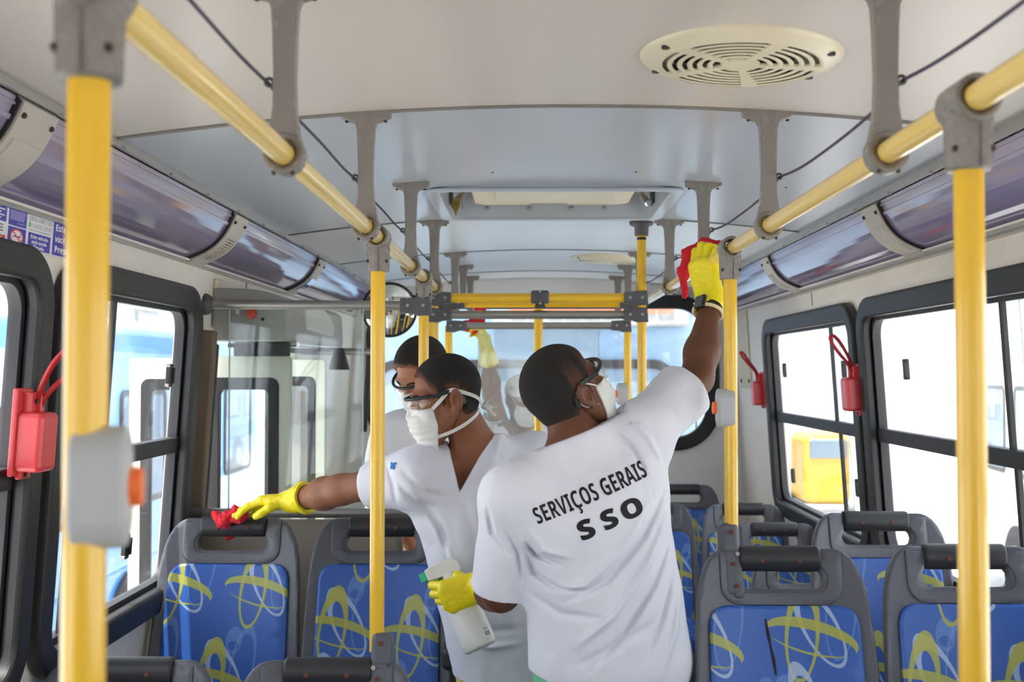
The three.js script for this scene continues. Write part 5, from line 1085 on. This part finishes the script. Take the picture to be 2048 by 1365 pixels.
// ------------------------------------------------------------------ the right man: back to us, reaching for the rail
{
  const hipAx = V(0.97, 0, -0.22).normalize(), pelvis = at(1222, 1320, 2.84), toe = V(-0.1, 0, -1).normalize(), D = Math.PI / 180;
  const a = 52 * D, p = 34 * D;
  const J = {
    head: at(1134, 782, 2.87), face: V(Math.sin(a) * Math.cos(p), Math.sin(p), -Math.cos(a) * Math.cos(p)), headUp: V(-0.06, 1, 0),
    neck: at(1150, 893, 2.84), collar: at(1150, 869, 2.83), collarN: V(-0.36, 0.92, 0.0), chest: at(1188, 1030, 2.84), pelvis, hipAx, shL: at(1028, 995, 2.76), shR: at(1285, 868, 2.93), elL: at(1002, 1188, 2.83), wrL: at(964, 1176, 2.995),
    elR: at(1394, 758, 3.08), wrR: at(1420, 612, 3.2), sleeveL: at(1001, 1180, 2.825), sleeveR: at(1368, 783, 3.055), hem: at(1222, 1378, 2.84), hemN: V(-0.28, -1, 0), ...legs(pelvis, hipAx, toe),
  };
  const c = (pts, w, amp) => [pts.map(([x, y]) => at(x, y, 2.72)), w, amp];
  const folds = creases([
    c([[1338, 985], [1290, 1080], [1215, 1160], [1130, 1200]], 0.0125, 0.0187), c([[1345, 1040], [1300, 1130], [1230, 1225], [1150, 1290]], 0.0140, -0.0187), c([[1350, 1090], [1310, 1180], [1250, 1270], [1180, 1340]], 0.0101, 0.0187),
    c([[1300, 1010], [1245, 1100], [1170, 1165], [1095, 1185]], 0.0125, -0.0136), c([[1052, 1110], [1068, 1150], [1110, 1175], [1180, 1180]], 0.0094, 0.0170), c([[1060, 1060], [1085, 1098], [1140, 1110]], 0.0109, -0.0136), c([[1050, 1085], [1070, 1112], [1120, 1128]], 0.0078, 0.0204),
    c([[1058, 1190], [1120, 1225], [1200, 1235]], 0.0125, 0.0102), c([[1230, 860], [1275, 905], [1300, 960]], 0.0109, 0.0136), c([[1262, 838], [1305, 880], [1335, 930]], 0.0109, -0.0136), c([[1150, 1330], [1240, 1290], [1330, 1240]], 0.0156, 0.0102), c([[1355, 1150], [1330, 1240], [1290, 1330]], 0.0109, 0.0170), c([[1370, 1190], [1355, 1270], [1330, 1345]], 0.0109, -0.0153),
    c([[975, 1010], [985, 1070], [1030, 1120]], 0.0094, 0.0102), c([[1012, 1060], [1035, 1110], [1040, 1170]], 0.0094, 0.0153),
  ], -2.84, true, 0.7);
  const handR = { w: at(1420, 600, 3.215), dir: V(-0.16, 1, -0.12), palm: V(0.72, 0.1, -0.68), side: 1, size: 1.18, roll: true, el: J.elR, cuff: 0.045, r0: 0.036, r1: 0.041, curls: [[25, 60, 40, 0.05], [22, 70, 45], [24, 72, 45], [28, 70, 45, -0.06]], thumb: [[0.02, 0.028, 0.01], [0.047, 0.055, 0.02], [0.052, 0.085, 0.04], [0.045, 0.108, 0.055]] };
  const handL = { w: at(964, 1174, 3.0), dir: V(-0.95, -0.28, 0.1), palm: V(-0.12, 0.0, -1), side: -1, size: 1.08, el: J.elL, cuff: 0.07, r0: 0.033, r1: 0.042, curls: [[52, 70, 35, 0.12], [58, 78, 40], [62, 80, 42], [64, 80, 42, -0.1]], thumb: [[0.02, 0.03, 0.012], [0.034, 0.05, 0.034], [0.026, 0.07, 0.055], [0.01, 0.085, 0.06]] };
  const P = person('man in white shirt seen from behind, reaching up to wipe the right rail', J, { skin: [0.15, 0.06, 0.033], hairThick: 0.006, fade: 0.085, headScale: 1.0, nape: -0.02, folds, trousers: M.mint, gloves: [handR, handL], hipR: 0.122, belly: 0.125, sleeveR: 0.08, cell: 0.0042 });
  const print = (w, h, draw) => { const t = canvasTex(w, h, draw); t.wrapS = t.wrapT = THREE.ClampToEdgeWrapping; return std(0xffffff, 0.8, { map: t, transparent: true }); };
  const mat = print(1280, 640, (x, W, H) => {
    x.clearRect(0, 0, W, H); x.fillStyle = 'rgb(24,24,28)'; x.textAlign = 'center'; x.textBaseline = 'middle';
    x.font = 'bold 196px sans-serif'; x.save(); x.translate(W / 2, 205); x.scale(0.62, 1); x.fillText('SERVIÇOS GERAIS', 0, 0); x.restore();
    x.font = 'bold 205px sans-serif'; x.save(); x.translate(W / 2 + 40, 452); x.scale(1.3, 1); let q = -166; for (const ch of ['S', 'S', 'O']) { x.lineWidth = 12; x.strokeStyle = 'rgb(24,24,28)'; x.fillText(ch, q + 8, 0); x.strokeText(ch, q + 8, 0); q += 160; } x.restore();
  });
  const ctr = at(1194, 1012, 2.72), th = 25 * D;
  garmentPrint(P, 'back_lettering', P.shirtGeo.clone().translate(P.origin.x * 0, 0, 0), ctr.clone().sub(P.origin), V(Math.cos(th), Math.sin(th), 0), V(-Math.sin(th * 0.85), Math.cos(th * 0.85), 0), 0.37, 0.185, V(0, 0, 1), mat);
  // wristwatch
  const w = new THREE.Group(); w.name = 'wristwatch'; P.g.add(w);
  const ax = J.elR.clone().sub(J.wrR).normalize(), wc = J.wrR.clone().addScaledVector(ax, 0.012).sub(P.origin), out = V(-0.72, -0.05, 0.70), oz = out.clone().addScaledVector(ax, -out.dot(ax)).normalize(), ox = ax.clone().cross(oz);
  const WM = basis(wc, ox, ax, oz);
  part('strap', new THREE.CylinderGeometry(0.038, 0.0365, 0.02, 36, 1, true).applyMatrix4(WM), new THREE.MeshStandardMaterial({ color: srgb(26, 26, 28), roughness: 0.6, side: THREE.DoubleSide }), w);
  part('watch_case', rbox(0.036, 0.042, 0.012, 0.005, 0, 0, 0.041, 3).applyMatrix4(WM), M.black, w);
  part('screen', rbox(0.029, 0.034, 0.002, 0.0008, 0, 0, 0.0475).applyMatrix4(WM), phys(srgb(52, 56, 58), 0.1, { clearcoat: 1 }), w);
  part('crown', ball(0.004, 0.02, 0.0, 0.041, 10).applyMatrix4(WM), M.chrome, w);
}
// ------------------------------------------------------------------ the left man: leaning over, wiping a seat handle
{
  const hipAx = V(-0.96, 0, 0.1).normalize(), pelvis = at(1050, 1335, 3.3), toe = V(-0.25, 0, 1).normalize(), D = Math.PI / 180, b = 17 * D, p = 11 * D;
  const J = {
    head: at(888, 797, 3.2), face: V(-Math.cos(b) * Math.cos(p), -Math.sin(p), Math.sin(b) * Math.cos(p)), headUp: V(-0.12, 1, 0.05),
    neck: at(958, 905, 3.26), collar: at(970, 868, 3.26), collarN: V(-0.05, 1, -0.05), chest: at(968, 1025, 3.28), pelvis, hipAx, shR: at(836, 955, 3.17), shL: at(1068, 925, 3.36), elR: at(682, 980, 3.32), wrR: at(590, 1001, 3.47), sleeveR: at(744, 969, 3.255),
    elL: at(1120, 1130, 3.42), wrL: at(1095, 1290, 3.25), sleeveL: at(1108, 1080, 3.40), hem: at(1040, 1360, 3.3), hemN: V(-0.1, -1, 0), ...legs(pelvis, hipAx, toe, 0.09),
  };
  const A = [[880, 870], [897, 906], [918, 987], [958, 915], [1004, 846], [950, 800]].map(([x, y]) => at(x, y, 3.13));
  const vneck = (x, y, z) => {                                           // inside the V and in front: negative
    let inside = false, best = 1e9;
    for (let i = 0, j = A.length - 1; i < A.length; j = i++) {
      const xi = A[i].x, yi = A[i].y, xj = A[j].x, yj = A[j].y; if ((yi > y) !== (yj > y) && x < (xj - xi) * (y - yi) / (yj - yi) + xi) inside = !inside;
      const bx = xi - xj, by = yi - yj; let t = ((x - xj) * bx + (y - yj) * by) / (bx * bx + by * by); t = t < 0 ? 0 : t > 1 ? 1 : t; best = Math.min(best, Math.hypot(x - xj - bx * t, y - yj - by * t));
    }
    const d2 = inside ? -best : best; return Math.max(d2, -3.27 - z);
  };
  const c = (pts, w, amp) => [pts.map(([x, y]) => at(x, y, 3.1)), w, amp];
  const folds = creases([c([[840, 1000], [880, 1060], [900, 1150]], 0.0112, 0.0128), c([[850, 1030], [905, 1130], [930, 1240]], 0.0128, -0.0128), c([[800, 935], [850, 985], [930, 1010]], 0.0112, 0.0096), c([[790, 960], [830, 1005], [870, 1020]], 0.0096, 0.0144), c([[905, 1260], [960, 1275], [1040, 1270]], 0.0128, 0.0128), c([[910, 1290], [980, 1305], [1040, 1300]], 0.0112, -0.0112), c([[930, 1000], [950, 1100], [945, 1200]], 0.0160, 0.0080), c([[1000, 870], [985, 930], [940, 990]], 0.0096, -0.0096), c([[770, 930], [785, 970], [790, 1010]], 0.0096, 0.0096)], -3.3, true);
  const handR = { w: at(586, 1002, 3.475), dir: V(-1, -0.06, -0.16), palm: V(-0.12, -0.95, 0.25), side: 1, el: J.elR, cuff: 0.075, r0: 0.036, r1: 0.05, curls: [[22, 16, 12, 0.05], [14, 14, 10], [14, 14, 10], [16, 16, 10, -0.08]], thumb: [[0.02, 0.03, 0.01], [0.042, 0.058, 0.026], [0.04, 0.085, 0.042], [0.034, 0.104, 0.05]] };
  const P = person('man in goggles and tied mask leaning over to wipe a seat handle', J, { skin: [0.27, 0.108, 0.056], hairThick: 0.008, fade: 0.03, drape: true, folds, vneck, trousers: M.paleYellow, gloves: [handR], hipR: 0.118, belly: 0.12, sleeveR: 0.072 });
  const patch = (name, px, py, d, w, h, col, N = V(0, 0, 1)) => garmentPrint(P, name, P.shirtGeo, at(px, py, d).sub(P.origin), V(1, 0, 0), V(0, 1, 0), w, h, N, std(col, 0.8), 0.0016, 0.06);
  patch('sleeve_print', 788, 932, 3.13, 0.02, 0.022, srgb(40, 120, 200)); patch('chest_badge', 960, 1032, 3.1, 0.012, 0.04, srgb(40, 110, 190)); patch('chest_badge_stripe', 958, 1056, 3.1, 0.012, 0.018, srgb(235, 205, 60));
}
// ------------------------------------------------------------------ the man behind the poles
{
  const hipAx = V(-0.9, 0, -0.4).normalize(), pelvis = at(838, 1130, 4.14), toe = V(-0.4, 0, 0.9).normalize();
  const J = {
    head: at(843, 750, 4.02), face: V(-0.5, -0.55, 0.67), headUp: V(0, 1, 0.1), neck: at(850, 835, 4.11), chest: at(838, 920, 4.12), pelvis, hipAx, shR: at(792, 872, 4.06), shL: at(912, 862, 4.17), elR: at(775, 1010, 4.0), wrR: at(822, 1092, 3.95), sleeveR: at(778, 985, 4.01),
    elL: at(935, 990, 4.14), wrL: at(900, 1090, 4.0), sleeveL: at(932, 965, 4.14), hem: at(838, 1150, 4.14), hemN: V(0, -1, 0), ...legs(pelvis, hipAx, toe, 0.09),
  };
  person('man in white shirt and dark hair half hidden behind the yellow poles', J, { skin: [0.42, 0.18, 0.1], headScale: 1.0, hairThick: 0.012, fade: 0.02, trousers: M.greyCloth, hipR: 0.118, belly: 0.12, cell: 0.008, sleeveR: 0.072 });
}
// ------------------------------------------------------------------ the man at the rear, arm raised behind the acrylic sheet
{
  const hipAx = V(-0.95, 0, -0.2).normalize(), pelvis = at(1062, 1050, 5.85), toe = V(0.1, 0, 1).normalize();
  const J = {
    head: at(1046, 800, 5.75), face: V(0.55, -0.25, 0.78), neck: at(1050, 862, 5.82), chest: at(1056, 915, 5.85), pelvis, hipAx, shR: at(1004, 868, 5.78), shL: at(1105, 876, 5.85), elR: at(984, 792, 5.62), wrR: at(976, 716, 5.5), sleeveR: at(991, 826, 5.68),
    elL: at(1125, 965, 5.8), wrL: at(1115, 1030, 5.6), sleeveL: at(1122, 945, 5.82), hem: at(1060, 1070, 5.85), hemN: V(0, -1, 0), ...legs(pelvis, hipAx, toe, 0.09),
  };
  const hand = { w: at(976, 712, 5.49), dir: V(-0.22, 1, 0.1), palm: V(-0.75, 0.1, 0.6), side: 1, el: J.elR, cuff: 0.04, r0: 0.038, r1: 0.05, curls: [[20, 40, 30], [24, 45, 30], [26, 45, 30], [30, 45, 30]], thumb: [[0.02, 0.03, 0.01], [0.046, 0.055, 0.02], [0.056, 0.085, 0.03], [0.056, 0.108, 0.04]] };
  const P = person('man in white cap at the rear raising a gloved arm with red cloth', J, { skin: [0.26, 0.13, 0.085], cap: true, noGoggles: true, trousers: M.greyCloth, gloves: [hand], hipR: 0.118, belly: 0.12, cell: 0.009, sleeveR: 0.072 });
  garmentPrint(P, 'sleeve_print', P.shirtGeo, at(1016, 850, 5.7).sub(P.origin), V(1, 0, 0), V(0, 1, 0), 0.05, 0.03, V(0, 0.2, 0.9), std(srgb(40, 120, 200), 0.8), 0.002, 0.07);
}
// ------------------------------------------------------------------ red cloths
function cloth(name, prims, lo, hi, label, extra = 0.006) {
  const f = union(prims, 0.02), o = lo.clone().add(hi).multiplyScalar(0.5);
  const geo = polygonize((x, y, z) => f(x, y, z) + extra * nz3(x * 38, y * 38, z * 38) + 0.5 * extra * nz3(x * 90, y * 70, z * 90), lo, hi, 0.0032).translate(-o.x, -o.y, -o.z);
  single(name, geo, M.clothRed, label, 'cloth', [o.x, o.y, o.z], 'red cleaning cloths');
}
{
  const p = (x, y, d) => at(x, y, d);
  let pts = [p(425, 1030, 3.53), p(450, 1040, 3.51), p(478, 1030, 3.5), p(470, 1018, 3.49), p(490, 1022, 3.52), p(440, 1050, 3.515), p(465, 1060, 3.59), p(460, 1072, 3.6)];
  cloth('cleaning_cloth', [cone(pts[0], pts[1], 0.009, 0.02), cone(pts[1], pts[2], 0.02, 0.02), cone(pts[2], pts[3], 0.018, 0.01), cone(pts[2], pts[4], 0.016, 0.012), cone(pts[1], pts[5], 0.014, 0.009), cone(pts[1], pts[6], 0.012, 0.012), cone(pts[6], pts[7], 0.012, 0.012)], ...boundsOf(pts, 0.06), 'red cloth under the left man\'s yellow glove on the seat handle', 0.009);
  pts = [p(1370, 592, 3.33), p(1366, 545, 3.35), p(1378, 508, 3.35), p(1408, 488, 3.35), p(1440, 490, 3.32), p(1446, 522, 3.25), p(1449, 562, 3.25)];
  cloth('cleaning_cloth', [cone(pts[0], pts[1], 0.008, 0.014), cone(pts[1], pts[2], 0.014, 0.018), cone(pts[2], pts[3], 0.018, 0.014), cone(pts[3], pts[4], 0.014, 0.01), cone(pts[4], pts[5], 0.009, 0.007), cone(pts[5], pts[6], 0.007, 0.006)], ...boundsOf(pts, 0.06), 'dark red cloth wrapped over the right rail under the glove', 0.005);
  pts = [p(935, 652, 5.47), p(955, 650, 5.45), p(960, 622, 5.46), p(945, 662, 5.46)];
  cloth('cleaning_cloth', [cone(pts[0], pts[1], 0.03, 0.03), cone(pts[1], pts[2], 0.028, 0.03), cone(pts[1], pts[3], 0.025, 0.012)], ...boundsOf(pts, 0.08), 'small red cloth in the rear man\'s raised hand', 0.008);
}
// ------------------------------------------------------------------ spray bottle
{
  const base = at(962, 1298, 2.99), top = at(894, 1138, 3.05), y = top.clone().sub(base).normalize(), z0 = V(0.1, 0, 1), x = y.clone().cross(z0).normalize(), z = x.clone().cross(y);
  const g = thing('spray_bottle', 'translucent white spray bottle with green nozzle in the right man\'s glove', 'spray bottle', [0, 0, 0]); g.applyMatrix4(basis(base, x, y, z)); g.scale.setScalar(1.1);
  const plastic = phys(srgb(240, 241, 236), 0.35, { transmission: 0.15, thickness: 0, clearcoat: 0.3, clearcoatRoughness: 0.3 }), greenM = std(srgb(52, 196, 140), 0.4);
  const prof = [[0, 0], [0.036, 0], [0.041, 0.006], [0.042, 0.02], [0.042, 0.1], [0.038, 0.118], [0.026, 0.145], [0.018, 0.16], [0.016, 0.172], [0.016, 0.18], [0, 0.18]];
  part('bottle', new THREE.LatheGeometry(prof.map((p) => new THREE.Vector2(...p)), 40).scale(1, 1, 0.78), plastic, g);
  part('collar', new THREE.CylinderGeometry(0.019, 0.02, 0.022, 28).translate(0, 0.184, 0), plastic, g);
  const sh = new THREE.Shape(); sh.moveTo(0.026, 0.192); sh.quadraticCurveTo(0.034, 0.215, 0.016, 0.224); sh.quadraticCurveTo(-0.02, 0.232, -0.05, 0.222); sh.lineTo(-0.05, 0.2); sh.lineTo(-0.02, 0.196); sh.closePath();
  part('sprayer_head', extr(sh, 0.018, 0.003, 8).translate(0, 0, -0.009), plastic, g);
  part('nozzle', rbox(0.018, 0.022, 0.022, 0.003, -0.06, 0.211, 0), greenM, g);
  part('trigger', tube([V(-0.03, 0.198, 0), V(-0.034, 0.18, 0), V(-0.03, 0.165, 0), V(-0.036, 0.15, 0)], 0.005, 20, 8), greenM, g);
  const lab = canvasTex(128, 96, (c, W, H) => { c.fillStyle = '#e8e8e8'; c.fillRect(0, 0, W, H); c.fillStyle = '#333'; for (let i = 0; i < 22; i++) if (i % 3 !== 1) c.fillRect(14 + i * 4.6, 44, 2 + (i % 4), 40); c.fillRect(14, 14, 90, 5); c.fillRect(20, 26, 70, 4); });
  const lg = new THREE.CylinderGeometry(0.0424, 0.0424, 0.026, 12, 1, true, 0.55, 0.5).scale(1, 1, 0.785).translate(0, 0.03, 0);
  part('price_label', lg, std(0xffffff, 0.7, { map: lab }), g);
}
renderer.render(scene, camera);
